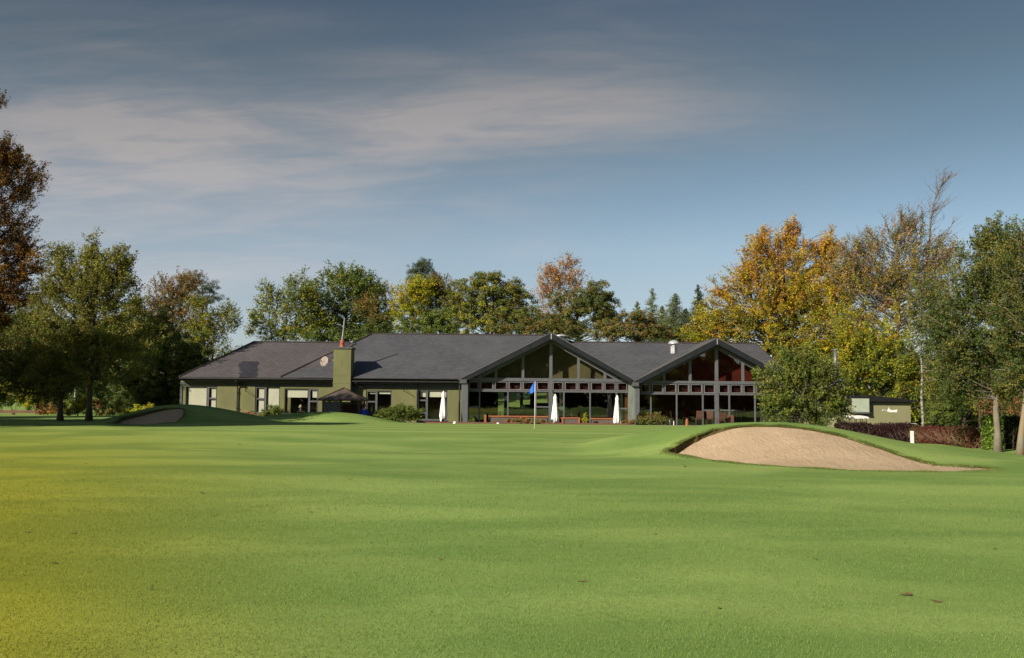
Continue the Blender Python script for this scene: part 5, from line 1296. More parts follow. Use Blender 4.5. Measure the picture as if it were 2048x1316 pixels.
for px, Y, s, lab in ((909.5, 61.6, .11, 'white marker block with a dark neighbour at the left end of the edging'), (996, 61.4, .09, 'small white marker ball in front of the edging near the timber post'), (1257, 60.5, .05, 'tiny white marker at the foot of the pale column')):
    g = GP(px, 847, 58, 63); z0 = tz(RX(px, 845, Y), Y); xx_ = RX(px, 845, Y)
    top_mesh(MB().lathe([(s * .5, 0), (s, s * .5), (s * 1.05, s * 1.2), (s * .8, s * 1.9), (s * .3, s * 2.2)], (xx_, Y, z0 + .0), 12), 'tee_marker', M['white'], lab, 'marker', smooth=True)

# gazebo
Yg = 62.6; gx0, gx1, gxa = RX(643, 800, Yg), RX(721, 800, Yg), RX(682, 780, Yg)
gz0 = tz(gxa, Yg); gze = RZ(682, 799, Yg); gza = RZ(682, 776, Yg)
gb = thing('gazebo', 'small dark timber gazebo with a pyramid roof and lattice front behind the grassy mound', 'gazebo', (gxa, Yg + 1.2, gz0))
wv_ = RX(682, 800, Yg); dep = 2.3
for x, y in ((gx0 + .1, Yg + .05), (gx1 - .1, Yg + .05), (wv_ + .0, Yg), (gx0 + .1, Yg + dep), (gx1 - .1, Yg + dep)):
    MB().box(x - .055, x + .055, y - .055, y + .055, gz0 - .1, gze + .02).build('post', M['darktimber'], gb)
ap = Vector((gxa, Yg + dep / 2, gza)); c = [Vector((gx0 - .18, Yg - .18, gze)), Vector((gx1 + .18, Yg - .18, gze)), Vector((gx1 + .18, Yg + dep + .18, gze)), Vector((gx0 - .18, Yg + dep + .18, gze))]
M['gazroof'] = pm('weathered_boards', (.11, .088, .080), (.075, .058, .052), 3, .85, .3, stretch=(1, 1, 8))
rf = MB()
for i in range(4): rf.slab([c[i], c[(i + 1) % 4], ap], .05)
ro = rf.build('roof', M['gazroof'], gb)
hp = MB()
for i in range(4): hp.tube([c[i] + Vector((0, 0, .01)), ap + Vector((0, 0, .03))], .035, 5)
hp.tube([ap, ap + Vector((0, 0, .13))], [.04, .008], 6)
hp.build('hip_boards', M['darktimber'], ro)
ea = MB()
for i in range(4): ea.tube([c[i] - Vector((0, 0, .05)), c[(i + 1) % 4] - Vector((0, 0, .05))], .035, 4)
ea.build('eaves_rail', M['darktimber'], gb)
lt = MB(); lx0, lx1 = gx0 + .16, wv_ - .06; lz0, lz1 = gz0 + .05, gze - .05; w_ = lx1 - lx0; h_ = lz1 - lz0; s = .17
k = -h_
while k < w_:
    for sg in (1, -1):
        xa, za = max(k, 0), max(-k, 0); xb = min(w_, k + h_); zb = xb - k
        if xb > xa + .05:
            A = (lx0 + xa if sg > 0 else lx1 - xa, Yg + (.0 if sg > 0 else .02), lz0 + za); Bq = (lx0 + xb if sg > 0 else lx1 - xb, Yg + (.0 if sg > 0 else .02), lz0 + min(zb, h_))
            lt.tube([A, Bq], .026, 4, False)
    k += s
lt.box(lx0, lx1, Yg - .03, Yg + .04, lz1 - .03, lz1 + .03); lt.box(lx0, lx1, Yg - .03, Yg + .04, lz0 - .03, lz0 + .03)
lt.build('lattice', M['lattice'] if 'lattice' in M else M['darktimber'], gb)
MB().box(lx0, lx1, Yg + .10, Yg + .13, lz0, lz1 - .1).build('screen_board', M['black'], gb)
MB().box(gx0 + .16, gx1 - .16, Yg + dep - .03, Yg + dep, gz0, gze - .35).build('back_panel', M['darktimber'], gb)
MB().box(gx0 + .2, gx1 - .2, Yg + dep - .5, Yg + dep - .05, gz0 + .40, gz0 + .45).build('seat', M['darktimber'], gb)

# the person on the bench
Yp = 62.9; pxx = RX(728, 820, Yp); pz = tz(pxx, Yp)
bn = thing('bench', 'dark timber garden bench under the seated person in blue', 'bench', (pxx, Yp, pz))
sh = .45 if True else .45
headtop = RZ(728, 808, Yp); seatz = headtop - .90      # sitting height
MB().box(pxx - .55, pxx + .75, Yp - .20, Yp + .22, seatz - .05, seatz - .005).build('seat', M['darktimber'], bn)
for x in (pxx - .48, pxx + .68):
    for y in (Yp - .15, Yp + .17): MB().box(x - .03, x + .03, y - .03, y + .03, pz - .08, seatz - .05).build('leg', M['darktimber'], bn)
pr = thing('person', 'person with short brown hair in a bright blue jacket, sitting with back to the green', 'person', (pxx, Yp, seatz - .43))
def skinned(name, pts, edges, rad, m, parent, sub=2, root=0):
    off = world_of(parent)
    me = bpy.data.meshes.new(name); me.from_pydata([tuple(Vector(p) - off) for p in pts], edges, []); me.materials.append(m)
    o = bpy.data.objects.new(name, me); COL.objects.link(o); o.parent = parent
    md = o.modifiers.new('skin', 'SKIN'); md.use_smooth_shade = True
    if not me.skin_vertices: me.attributes  # layer is made by the modifier
    lay = me.skin_vertices[0].data if me.skin_vertices else None
    if lay is None:
        with bpy.context.temp_override(object=o, active_object=o): bpy.ops.mesh.customdata_skin_add()
        lay = me.skin_vertices[0].data
    for i, rr in enumerate(rad):
        lay[i].radius = rr if isinstance(rr, tuple) else (rr, rr); lay[i].use_root = (i == root)
    s_ = o.modifiers.new('sub', 'SUBSURF'); s_.levels = sub; s_.render_levels = sub
    return o
def V3(x, y, z): return Vector((pxx + x, Yp + y, seatz + z))      # facing +Y (away from the camera)
pts = [V3(0, 0, .08), V3(0, 0, .25), V3(0, .02, .44), V3(0, .02, .55), V3(0, .03, .63), V3(0, .04, .72), V3(0, .05, .84),
       V3(-.17, .02, .52), V3(-.24, .06, .27), V3(-.16, .26, .18), V3(-.10, .34, .17), V3(.17, .02, .52), V3(.24, .06, .27), V3(.16, .26, .18), V3(.10, .34, .17),
       V3(-.10, .05, .06), V3(-.13, .45, .06), V3(-.14, .47, -.36), V3(-.14, .60, -.41), V3(.10, .05, .06), V3(.13, .45, .06), V3(.14, .47, -.36), V3(.14, .60, -.41)]
edges = [(0, 1), (1, 2), (2, 3), (3, 4), (4, 5), (5, 6), (3, 7), (7, 8), (8, 9), (9, 10), (3, 11), (11, 12), (12, 13), (13, 14), (0, 15), (15, 16), (16, 17), (17, 18), (0, 19), (19, 20), (20, 21), (21, 22)]
rad = [(.15, .11), (.14, .10), (.15, .11), (.10, .08), .058, .085, .078, .062, .048, .038, .036, .062, .048, .038, .036, .085, .062, .045, .04, .085, .062, .045, .04]
skinned('body', pts, edges, rad, M['skin'], pr)
jp = [V3(0, 0, .06), V3(0, 0, .24), V3(0, .015, .44), V3(0, .02, .56), V3(-.18, .02, .53), V3(-.255, .06, .27), V3(-.17, .255, .185), V3(.18, .02, .53), V3(.255, .06, .27), V3(.17, .255, .185)]
skinned('jacket', jp, [(0, 1), (1, 2), (2, 3), (3, 4), (4, 5), (5, 6), (3, 7), (7, 8), (8, 9)], [(.19, .14), (.18, .13), (.19, .135), (.11, .09), .085, .068, .05, .085, .068, .05], M['jacket'], pr)
tp = [V3(0, .02, .06), V3(-.10, .06, .055), V3(-.13, .45, .055), V3(-.14, .47, -.34), V3(.10, .06, .055), V3(.13, .45, .055), V3(.14, .47, -.34)]
skinned('trousers', tp, [(0, 1), (1, 2), (2, 3), (0, 4), (4, 5), (5, 6)], [(.15, .12), .098, .075, .06, .098, .075, .06], M['denim'], pr)
hm = MB().lathe([(.02, -.13), (.075, -.12), (.098, -.04), (.100, .03), (.085, .08), (.05, .11), (.01, .122)], tuple(V3(0, .028, .815)), 14, 1.12)
hm.build('hair', M['hair'], pr, True)
fc = MB()
for sx in (-1, 1): fc.lathe([(.006, -.03), (.014, -.01), (.015, .012), (.008, .028)], tuple(V3(sx * .098, .06, .78)), 8)
fc.build('ears', M['skin'], pr, True)
nf = MB().tube([V3(0, .125, .80), V3(0, .158, .77), V3(0, .13, .76)], [.008, .014, .010], 6).build('nose', M['skin'], pr, True)
for sx in (-1, 1):                                   # hands resting on the lap, five fingers each
    b0 = V3(sx * .10, .34, .17); d0 = Vector((-sx * .35, .9, -.25)).normalized(); sd_ = d0.cross(Vector((0, 0, 1))).normalized()
    hpts = [b0, b0 + d0 * .075]; he = [(0, 1)]; hr = [(.034, .018), (.040, .016)]
    for q, (oo, ll) in enumerate(((-.030, .060), (-.010, .072), (.010, .068), (.028, .052))):
        s0 = b0 + d0 * .085 + sd_ * oo; hpts += [s0, s0 + d0 * ll * .55 + Vector((0, 0, -.008)), s0 + d0 * ll * .9 + Vector((0, 0, -.028))]; n0 = len(hpts) - 3
        he += [(1, n0), (n0, n0 + 1), (n0 + 1, n0 + 2)]; hr += [.0095, .0085, .007]
    s0 = b0 + d0 * .03 + sd_ * (-.036 * sx); hpts += [s0, s0 + d0 * .03 + sd_ * (-.022 * sx), s0 + d0 * .055 + sd_ * (-.026 * sx)]; n0 = len(hpts) - 3
    he += [(0, n0), (n0, n0 + 1), (n0 + 1, n0 + 2)]; hr += [.012, .010, .008]
    skinned('hand', hpts, he, hr, M['skin'], pr, 1)
for sx in (-1, 1): MB().tube([V3(sx * .14, .44, -.40), V3(sx * .14, .56, -.41), V3(sx * .14, .68, -.42)], [.05, .048, .035], 8).build('shoe', M['black'], pr, True)

# left: low wooden rail, lamp post, white van glimpse
Yr = 68
lf = thing('rail_fence', 'low reddish timber rail on short posts in front of the bushes at far left', 'fence', (RX(45, 824, Yr), Yr, tz(RX(45, 824, Yr), Yr)))
x0, x1 = RX(-60, 824, Yr), RX(84, 824, Yr)
for px in (-56, -20, 27, 80): x = RX(px, 824, Yr); MB().box(x - .08, x + .08, Yr - .08, Yr + .08, tz(x, Yr) - .1, RZ(27, 821, Yr) + .03).build('post', M['redtimber'], lf, bevel=.01)
MB().box(x0, x1, Yr - .14, Yr - .085, RZ(27, 826, Yr), RZ(27, 820.5, Yr)).build('rail', M['redtimber'], lf, bevel=.01)
Yl = 70; g = P(149, 812, Yl); lp = thing('lamp_post', 'thin pale post standing between the two maple trunks', 'post', (g.x, Yl, tz(g.x, Yl)))
MB().tube([(g.x, Yl, tz(g.x, Yl)), (g.x, Yl, RZ(149, 780, Yl))], [.06, .045], 8).build('pole', M['white_bead'], lp)
MB().lathe([(.045, 0), (.08, .02), (.09, .10), (.05, .14)], (g.x, Yl, RZ(149, 780, Yl)), 10).build('lamp_head', M['steel'], lp)

# right: shed, white stake, buggy, car, hoop rail
Ys = 57; sx0, sx1 = RX(1676, 830, Ys), RX(1821.5, 830, Ys); sz0 = -.95; szt = RZ(1780, 803.5, Ys)
sd1 = thing('shed', 'pale olive flat-roofed shed with a white peeled mark and a pale green panel', 'shed', ((sx0 + sx1) / 2, Ys + 1.5, sz0))
MB().box(sx0, sx1, Ys, Ys + 3.4, sz0 - .2, szt).build('wall', M['shedwall'], sd1)
rfp = [(RX(1700, 797, Ys - .3), szt + .20), (RX(1703, 790, Ys - .3), RZ(1703, 790, Ys - .3)), (RX(1745, 791, Ys - .3), RZ(1745, 791, Ys - .3)), (RX(1832, 800, Ys - .3), RZ(1832, 800.5, Ys - .3)), (RX(1838, 803, Ys - .3), RZ(1838, 804, Ys - .3)), (RX(1734, 804, Ys - .3), szt + .002)]
MB().prism([(sx0 - .3, szt + .003), (sx0 - .3, RZ(1700, 790, Ys - .3)), rfp[2], rfp[3], rfp[4], (sx1 + .05, szt + .003)], Ys - .3, Ys + 3.7).build('roof', M['fascia'], sd1)
wx0, wx1, wz0, wz1 = RX(1700, 810, Ys), RX(1734, 810, Ys), RZ(1717, 823.5, Ys), RZ(1717, 797, Ys)
wp = MB().box(wx0, wx1, Ys - .36, Ys - .30, wz0, wz1).build('boarded_window', pm('pale_green_board', (.36, .42, .33), (.30, .35, .27), 2, .85), sd1)
MB().box(wx0 - .02, wx1 + .02, Ys - .37, Ys - .001, wz0 - .09, wz0 - .002).build('sill', M['steel'], wp)
mk = MB(); r = np.random.RandomState(4)                # the peeled white patch
prof = [(1774, 819.5, 822), (1776, 819, 824), (1777.3, 813.5, 823.5), (1778.6, 817, 824), (1781, 819.5, 824.8), (1784, 820.5, 824.6), (1787, 819.8, 824), (1790, 820, 824.4), (1793, 818.5, 825), (1794.5, 819.5, 823)]
pt_ = [P(a, t, Ys - .006) for a, t, b_ in prof]; pb_ = [P(a, b_, Ys - .006) for a, t, b_ in prof]
for i in range(len(prof) - 1): mk.prism([(pb_[i].x, pb_[i].z), (pt_[i].x, pt_[i].z), (pt_[i + 1].x, pt_[i + 1].z), (pb_[i + 1].x, pb_[i + 1].z)], Ys - .008, Ys - .002)
for px, py, s in ((1765, 820.5, 1.0), (1768, 820, .8), (1742.5, 826, .9), (1770.5, 820.8, .6)):
    q = P(px, py, Ys - .005); mk.prism([(q.x - .03 * s, q.z), (q.x, q.z + .05 * s), (q.x + .035 * s, q.z + .01), (q.x + .01, q.z - .05 * s)], Ys - .008, Ys - .002)
mk.build('peeled_patch', M['white'], sd1)
g = GP(1824.5, 890, 30, 45); top_mesh(MB().box(g.x - .042, g.x + .042, g.y - .042, g.y + .042, g.z - .05, RZ(1824, 862, g.y)), 'marker_stake', M['white'], 'white square stake on the grass in front of the red-brown hedge', 'stake', bevel=.008)

# golf buggy behind the hedge
Yb = 52.5; bc = P(1710, 834, Yb); bz = -.95 + .0; bx_ = bc.x
bz = tz(bx_, Yb) + .02
bu = thing('golf_buggy', 'golf buggy with a white canopy roof parked between the dark hedge and the shed', 'golf buggy', (bx_, Yb, bz))
Wd = (RX(1732, 833, Yb) - RX(1689, 833, Yb)); x0 = RX(1689, 833, Yb); zt_ = RZ(1710, 830, Yb)
cp = MB(); n = 20
prof = [(0, .0), (.05, .05), (.3, .085), (.6, .07), (.92, .02), (1.0, -.06), (.97, -.09), (.8, -.10), (.3, -.11), (.06, -.06)]
cp.prism([(x0 + u * Wd, zt_ - .09 + v) for u, v in prof], Yb - .55, Yb + .55)
cpo = cp.build('canopy', M['cloth'], bu, bevel=.03)
for i, (px, y) in enumerate(((1704, -.45), (1704, .45), (1718.5, -.45), (1718.5, .45), (1726, -.45), (1726, .45))):
    x = RX(px, 840, Yb); MB().tube([(x, Yb + y, zt_ - .15), (x + (.0 if px < 1720 else .12), Yb + y, bz + .75)], .018, 6).build('roof_strut', M['black'], bu)
bm_ = MB().prism([(x0 - .15, bz + .25), (x0 - .10, bz + .62), (x0 + .30, bz + .80), (x0 + .42, bz + .42), (x0 + .75, bz + .40), (x0 + .80, bz + .68), (x0 + 1.25, bz + .72), (x0 + 1.45, bz + .55), (x0 + 1.45, bz + .28)], Yb - .5, Yb + .5)
bm_.build('body', M['white'], bu, bevel=.04)
MB().box(x0 + .74, x0 + 1.1, Yb - .48, Yb + .48, bz + .72, bz + .84).box(x0 + 1.1, x0 + 1.2, Yb - .48, Yb + .48, bz + .80, bz + 1.12).build('seat', M['black'], bu, bevel=.03)
for x in (x0 + .08, x0 + 1.2):
    for y in (-.52, .52):
        w = MB(); ring = [(x + .21 * math.cos(a), Yb + y, bz + .22 + .21 * math.sin(a)) for a in np.linspace(0, 2 * math.pi, 21)]
        w.tube(ring, .055, 8, False); wo = w.build('wheel', M['rubber'], bu, True)
        MB().tube([(x, Yb + y - .03, bz + .22), (x, Yb + y + .03, bz + .22)], .14, 14).build('rim', M['white'], wo)
# hooped rail
Yh = 47; a_, b_ = P(1806, 853, Yh), P(1834.5, 853.5, Yh); zt_ = RZ(1820, 847, Yh); zl_ = RZ(1820, 853.5, Yh); zg = tz(b_.x, Yh)
hp_ = thing('hoop_rail', 'white tubular hooped rail beside the birch trunk, above the hedge', 'rail', ((a_.x + b_.x) / 2, Yh, zg))
MB().tube([(a_.x, Yh, zg), (a_.x, Yh, zt_), (b_.x - .10, Yh, zt_), (b_.x - .03, Yh, zt_ - .03), (b_.x, Yh, zt_ - .08), (b_.x - .03, Yh, zl_ + .03), (b_.x - .10, Yh, zl_), (a_.x, Yh, zl_)], .022, 8).build('tube', M['white'], hp_, True)
MB().tube([(b_.x - .2, Yh, zl_), (b_.x - .2, Yh, zg)], .022, 8).build('post', M['white'], hp_)

# parked blue car (mostly hidden)
Yc = 52; cx0 = RX(1917, 860, Yc); cz = tz(cx0 + 1, Yc) + .02
sc_ = (RZ(1945, 846.5, Yc) - cz) / 1.45
car = thing('parked_car', 'dark blue parked car seen over the red-brown hedge', 'car', (cx0 + 2, Yc, cz))
K = sc_
body = [(-.0, .35), (.02, .62), (.10, .78), (.95, .92), (1.05, .94), (3.7, .96), (4.15, .90), (4.2, .62), (4.18, .35)]
MB().prism([(cx0 - .3 + x * K, cz + z * K) for x, z in body], Yc - .85, Yc + .85).build('body', M['redcar'], car, bevel=.05)
cab = [(.98, .93), (1.75, 1.38), (2.0, 1.45), (3.1, 1.45), (3.45, 1.36), (3.85, .97)]
co_ = MB().prism([(cx0 - .3 + x * K, cz + z * K) for x, z in cab], Yc - .70, Yc + .70).build('cabin', M['redcar'], car, bevel=.05)
M['carglass'] = pm('car_glass', (.03, .05, .06), (.02, .03, .04), 2, .08, spec=.6)
for pl in ([(1.18, .98), (1.80, 1.33), (2.25, 1.37), (2.25, .98)], [(2.34, .98), (2.34, 1.37), (3.05, 1.37), (3.55, .99)]):
    MB().prism([(cx0 - .3 + x * K, cz + z * K) for x, z in pl], Yc - .713, Yc - .703).build('side_window', M['carglass'], co_)
A = [(cx0 - .3 + 1.06 * K, cz + .975 * K), (cx0 - .3 + 1.74 * K, cz + 1.37 * K)]
ws = MB(); ws.add([(A[0][0] - .02, Yc - .6, A[0][1]), (A[0][0] - .02, Yc + .6, A[0][1]), (A[1][0] - .02, Yc + .55, A[1][1]), (A[1][0] - .02, Yc - .55, A[1][1])], [(0, 1, 2, 3)]); ws.build('windscreen', M['carglass'], co_)
for x in (.85, 3.35):
    for y in (-.80, .80):
        xx_ = cx0 - .3 + x * K; w = MB(); ring = [(xx_ + .26 * K * math.cos(a), Yc + y, cz + .31 * K + .26 * K * math.sin(a)) for a in np.linspace(0, 2 * math.pi, 21)]
        w.tube(ring, .085, 8, False); wo = w.build('wheel', M['rubber'], car, True)
        MB().tube([(xx_, Yc + y - .05, cz + .31 * K), (xx_, Yc + y + .05, cz + .31 * K)], .20 * K, 14).build('rim', M['steel'], wo)
for y in (-.6, .6): MB().lathe([(.02, 0), (.10, .02), (.10, .10), (.02, .12)], (cx0 - .3 + .12 * K, Yc + y, cz + .66 * K), 10).build('headlight', M['zinc'], car)
MB().box(cx0 - .3 + 1.25 * K, cx0 - .3 + 1.40 * K, Yc - .98, Yc - .86, cz + .95 * K, cz + 1.07 * K).build('door_mirror', M['redcar'], car, bevel=.03)
g = P(1960.5, 860, 41); top_mesh(MB().tube([(g.x, 41, tz(g.x, 41)), (g.x, 41, RZ(1960, 817, 41))], .045, 8), 'tall_post', M['darktimber'], 'tall thin brown post rising behind the red-brown hedge by the blue car', 'post')

# lamp standing inside the third window
Yt = 66.9; q = P(600.5, 824, Yt); zb_ = .75
tb = thing('side_table', 'small dark table inside the third window carrying the lamp', 'table', (q.x, Yt, .04))
MB().box(q.x - .35, q.x + .35, Yt - .25, Yt + .25, .71, .75).build('table_top', M['darktimber'], tb)
for sx in (-1, 1):
    for sy in (-1, 1): MB().box(q.x + sx * .31 - .02, q.x + sx * .31 + .02, Yt + sy * .21 - .02, Yt + sy * .21 + .02, .04, .71).build('leg', M['darktimber'], tb)
lm = thing('table_lamp', 'white table lamp with a cream conical shade inside the third window', 'lamp', (q.x, Yt, .752))
zt_ = RZ(600.5, 808, Yt); H = zt_ - .752
MB().lathe([(.07, 0), (.07, .02), (.04, .05), (.07, H * .25), (.055, H * .45), (.02, H * .52), (.015, H * .6)], (q.x, Yt, .752), 14).build('base', M['white'], lm, True)
sh_ = MB().lathe([(.19, H * .48), (.05, H), (.045, H), (.185, H * .48)], (q.x, Yt, .752), 20).build('shade', M['lampshade'], lm, True)

# terrace and dining furniture
def chair(label, x, y, rz, mat, name='dining_chair', group='dining chairs inside the gables', z=.04):
    r_ = thing(name, label, 'chair', (0, 0, 0), group)
    MB().box(-.22, .22, -.22, .22, .42, .47).build('seat', mat, r_, bevel=.015)
    b_ = MB(); b_.slab([(-.22, .20, .50), (.22, .20, .50), (.21, .28, .95), (-.21, .28, .95)], .03); b_.build('backrest', mat, r_, bevel=.01)
    for sx in (-1, 1):
        for sy in (-1, 1): MB().tube([(sx * .19, sy * .19, .42), (sx * .21, sy * .21, 0)], .018, 6).build('leg', M['darktimber'], r_)
    r_.location = (x, y, z); r_.rotation_euler = (0, 0, rz); return r_
def table(label, x, y, z=.04, name='dining_table', group='dining tables inside the gables'):
    r_ = thing(name, label, 'table', (0, 0, 0), group)
    MB().lathe([(.48, .71), (.50, .73), (.50, .75), (.01, .75)], (0, 0, 0), 24).build('table_top', M['darktimber'], r_)
    MB().tube([(0, 0, .02), (0, 0, .72)], .04, 8).lathe([(.28, 0), (.26, .03), (.05, .05)], (0, 0, 0), 16).build('pedestal', M['black'], r_)
    r_.location = (x, y, z); return r_
dc1 = chair('brown chair inside the second gable, near the left mullions', RX(1340, 830, 67.6), 67.6, 2.6, M['wicker'])
places = [(1372, 68.2, 1.2, 'brown chair inside the second gable, left of its centre post'), (1452, 67.8, 3.4, 'brown chair inside the second gable, right of its centre post'), (1490, 68.4, .6, 'brown chair inside the second gable beside the last clear mullion'),
          (965, 68.0, 2.9, 'chair just inside the left lights of the first gable'), (1030, 68.4, 3.6, 'chair inside the first gable behind the red flowers'), (1150, 67.9, 2.7, 'chair inside the first gable between two right-hand mullions'), (1210, 68.5, .8, 'chair inside the first gable behind the right planter wall')]
for px, y, rz, lab in places: copy_tree(dc1, (RX(px, 830, y), y, .04), rz, lab)
dt1 = table('round dark table inside the second gable, left of the centre post', RX(1358, 830, 68.6), 68.6)
for px, y, lab in ((1470, 68.8, 'round dark table inside the second gable, right of the centre post'), (1000, 69.0, 'round dark table inside the first gable at its left'), (1180, 69.0, 'round dark table inside the first gable at its right')):
    copy_tree(dt1, (RX(px, 830, y), y, .04), 0, lab)
tcs = [(1398, 63.8, 3.14, 'brown wicker terrace chair left of the centre post, seen over the mound'), (1420, 64.0, 2.9, 'brown wicker terrace chair directly at the centre post of the second gable'), (1442, 63.7, 3.3, 'brown wicker terrace chair just right of the centre post'), (1462, 64.1, 2.8, 'brown wicker terrace chair furthest right, its top just above the mound')]
tc1 = chair(tcs[0][3], RX(tcs[0][0], 840, tcs[0][1]), tcs[0][1], tcs[0][2], M['wicker2'] if 'wicker2' in M else M['wicker'], 'terrace_chair', 'wicker chairs on the terrace behind the mound', tz(12, 63.9) + .05)
for px, y, rz, lab in tcs[1:]: copy_tree(tc1, (RX(px, 840, y), y, tz(RX(px, 840, y), y) + .05), rz, lab)
x = RX(1374, 845, 63.4); top_mesh(MB().tube([(x, 63.4, tz(x, 63.4)), (x, 63.4, RZ(1374, 841, 63.4)), (x, 63.4, RZ(1374, 837, 63.4))], [.11, .09, .03], 10), 'wooden_bollard', M['timber'], 'rounded orange-brown wooden post on the terrace left of the chairs', 'post')
for i, (px, yt, lab) in enumerate(((1331.5, 838, 'short white post beside the reddish shrub, leftmost of three'), (1339.5, 839.5, 'short white post, middle of the three beside the reddish shrub'), (1347.5, 841.5, 'short white post nearest the mullion, rightmost of three'))):
    x = RX(px, 845, 63.2); top_mesh(MB().tube([(x, 63.2, tz(x, 63.2)), (x, 63.2, RZ(px, yt + 1, 63.2)), (x, 63.2, RZ(px, yt, 63.2))], [.035, .035, .01], 8), 'white_post', M['white'], lab, 'post', 'short white posts by the reddish shrub')

# scattered fallen leaves on the fairway
lg = 'fallen leaves scattered on the fairway'
M['deadleaf'] = pm('brown_fallen_leaf', (.10, .06, .025), (.15, .10, .035), 20, .8)
spots = [(1812, 1192, .10), (1873, 1206, .09), (1370, 934, .12), (1163, 1166, .07), (405, 987, .11), (108, 1128, .06), (55, 1066, .07), (560, 1085, .05), (150, 1069, .06), (620, 1026, .06), (1560, 975, .08), (1700, 1010, .05), (300, 1180, .05), (25, 924, .08), (172, 928, .07), (1310, 1070, .05), (880, 1120, .05), (1440, 1220, .05), (700, 960, .08), (1120, 930, .07), (1900, 1010, .06), (1990, 1100, .05), (1630, 1120, .05), (980, 1010, .05), (480, 890, .12), (760, 905, .08)]
lead = None
for i, (px, py, s) in enumerate(spots):
    g = GP(px, py, 5, 50); s = s * .5
    if lead is None:
        mb = MB(); nn_ = 10
        for k in range(nn_):
            a = 2 * math.pi * k / nn_; rr = (1.0 if k % 2 == 0 else .62); mb.v.append((rr * math.cos(a) * 1.25, rr * math.sin(a) * .8, .18 + .22 * math.sin(a * 2) + .12 * math.cos(a)))
        mb.v.append((0, 0, .10)); mb.f = [(k, (k + 1) % nn_, nn_) for k in range(nn_)]
        lead = mb.build('fallen_leaf', M['deadleaf']); lead.modifiers.new('s', 'SOLIDIFY').thickness = .03; o = lead
    else: o = lead.copy(); COL.objects.link(o)
    o.location = (g.x, g.y, g.z + .012); o.scale = (s, s, s * .7); o.rotation_euler = (0, 0, i * 2.1)
    tag(o, 'curled brown fallen leaf lying on the mown grass', 'leaf', lg)

# off-camera trees that the photograph's shade and reflections need
def offtree(x, y, h, rw, label, seed, zc0=.35):
    r = np.random.RandomState(seed); bz = tz(x, y); root = thing('tree', label, 'tree', (x, y, bz), 'trees outside the frame')
    n = 5200; d = r.normal(size=(n, 3)); d /= np.linalg.norm(d, axis=1)[:, None]; rad = r.rand(n) ** .4
    lob = 1 + .22 * np.sin(d[:, 0] * 4 + seed) * np.sin(d[:, 2] * 5 + d[:, 1] * 3)
    cz_ = bz + h * (zc0 + 1) / 2; rz_ = h * (1 - zc0) / 2
    pos = np.array([x, y, cz_]) + d * (rad * lob)[:, None] * np.array([rw, rw, rz_])
    nr = r.normal(size=(n, 3)); nr /= np.linalg.norm(nr, axis=1)[:, None]; a1 = np.cross(nr, r.normal(size=(n, 3))); a1 /= np.linalg.norm(a1, axis=1)[:, None]; a2 = np.cross(nr, a1)
    s = .30; V = np.stack([pos - a1 * s, pos - a2 * s, pos + a1 * s, pos + a2 * s], 1)
    c = np.array(G_DK + G_OL)[r.randint(0, 6, n)] * (.7 + .6 * r.rand(n))[:, None]
    tri_mesh('crown', V.reshape(-1, 3), None, np.repeat(c, 4, 0), M['leaf'], root)
    MB().tube([(x, y, bz - .1), (x + .2, y, bz + h * .4), (x, y, bz + h * .8)], [.4, .28, .1], 8).build('trunk', M['bark'], root)
for i, (x, y, h, rw, zc0) in enumerate(OFF):
    offtree(x, y, h, rw, 'tall leafy tree standing outside the left edge of the photograph', 200 + i, zc0)
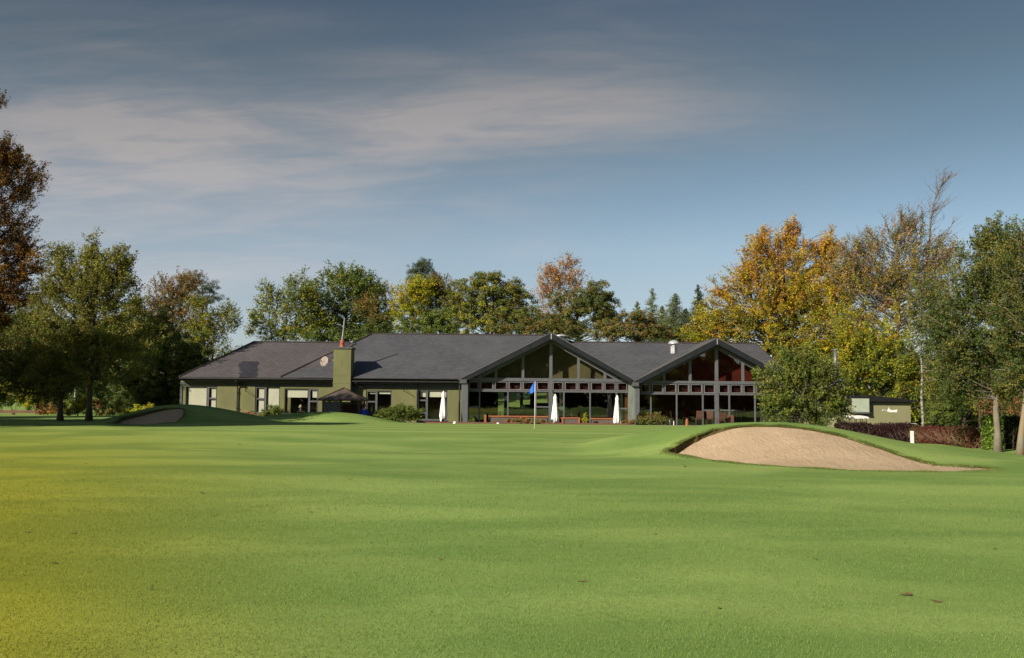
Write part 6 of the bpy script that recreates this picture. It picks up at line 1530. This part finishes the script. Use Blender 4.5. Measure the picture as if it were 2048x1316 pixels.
# unseen belt of woodland added behind the camera to darken the glass reflections
r = np.random.RandomState(55); n = 60000
xx = r.rand(n) * 260 - 130; top_ = 13 + 3.0 * np.sin(xx * .11) + 2.5 * np.sin(xx * .31 + 1) + 1.5 * np.sin(xx * .9)
zz = r.rand(n) ** .8 * top_; yy = -78 + r.normal(size=n) * 2.5 - .012 * xx * xx * 0
pos = np.stack([xx, yy, zz], 1); nr = r.normal(size=(n, 3)); nr /= np.linalg.norm(nr, axis=1)[:, None]; a1 = np.cross(nr, r.normal(size=(n, 3))); a1 /= np.linalg.norm(a1, axis=1)[:, None]; a2 = np.cross(nr, a1)
s = .62; V = np.stack([pos - a1 * s, pos - a2 * s, pos + a1 * s, pos + a2 * s], 1)
c = np.array(G_DK + G_OL)[r.randint(0, 6, n)] * (.6 + .5 * r.rand(n))[:, None]
tri_mesh('woodland', V.reshape(-1, 3), None, np.repeat(c, 4, 0), M['leaf'], kind='stuff')
# far woodland closing the view behind the garden trees
def farwood(x0, x1, y, hmin, hmax, n, seed, cols, s=.40):
    r = np.random.RandomState(seed); xx = x0 + r.rand(n) * (x1 - x0)
    top_ = hmin + (hmax - hmin) * (.5 + .25 * np.sin(xx * .16 + seed) + .15 * np.sin(xx * .43) + .1 * np.sin(xx * 1.3))
    yy = y + r.normal(size=n) * 2; zz = terr(xx, yy) + r.rand(n) ** .8 * top_
    pos = np.stack([xx, yy, zz], 1); nr = r.normal(size=(n, 3)); nr /= np.linalg.norm(nr, axis=1)[:, None]; a1 = np.cross(nr, r.normal(size=(n, 3))); a1 /= np.linalg.norm(a1, axis=1)[:, None]; a2 = np.cross(nr, a1)
    ss_ = s * (.6 + .6 * r.rand(n))[:, None]; V = np.stack([pos - a1 * ss_, pos - a2 * ss_ * .7, pos + a1 * ss_, pos + a2 * ss_ * .7], 1)
    gi = ((.5 + .5 * np.sin(xx * .5 + zz * .35)) * .6 + r.rand(n) * .4) * len(cols); c = np.array(cols)[np.clip(gi.astype(int), 0, len(cols) - 1)] * (.6 + .7 * r.rand(n))[:, None]
    tri_mesh('woodland', V.reshape(-1, 3), None, np.repeat(c, 4, 0), M['leaf'], kind='stuff')
farwood(-85, -33, 106, 5.0, 8.5, 16000, 3, G_DK + G_OL + G_MID)
farwood(24, 95, 92, 5.5, 9.0, 20000, 4, G_DK + G_OL + YGR + G_MID)
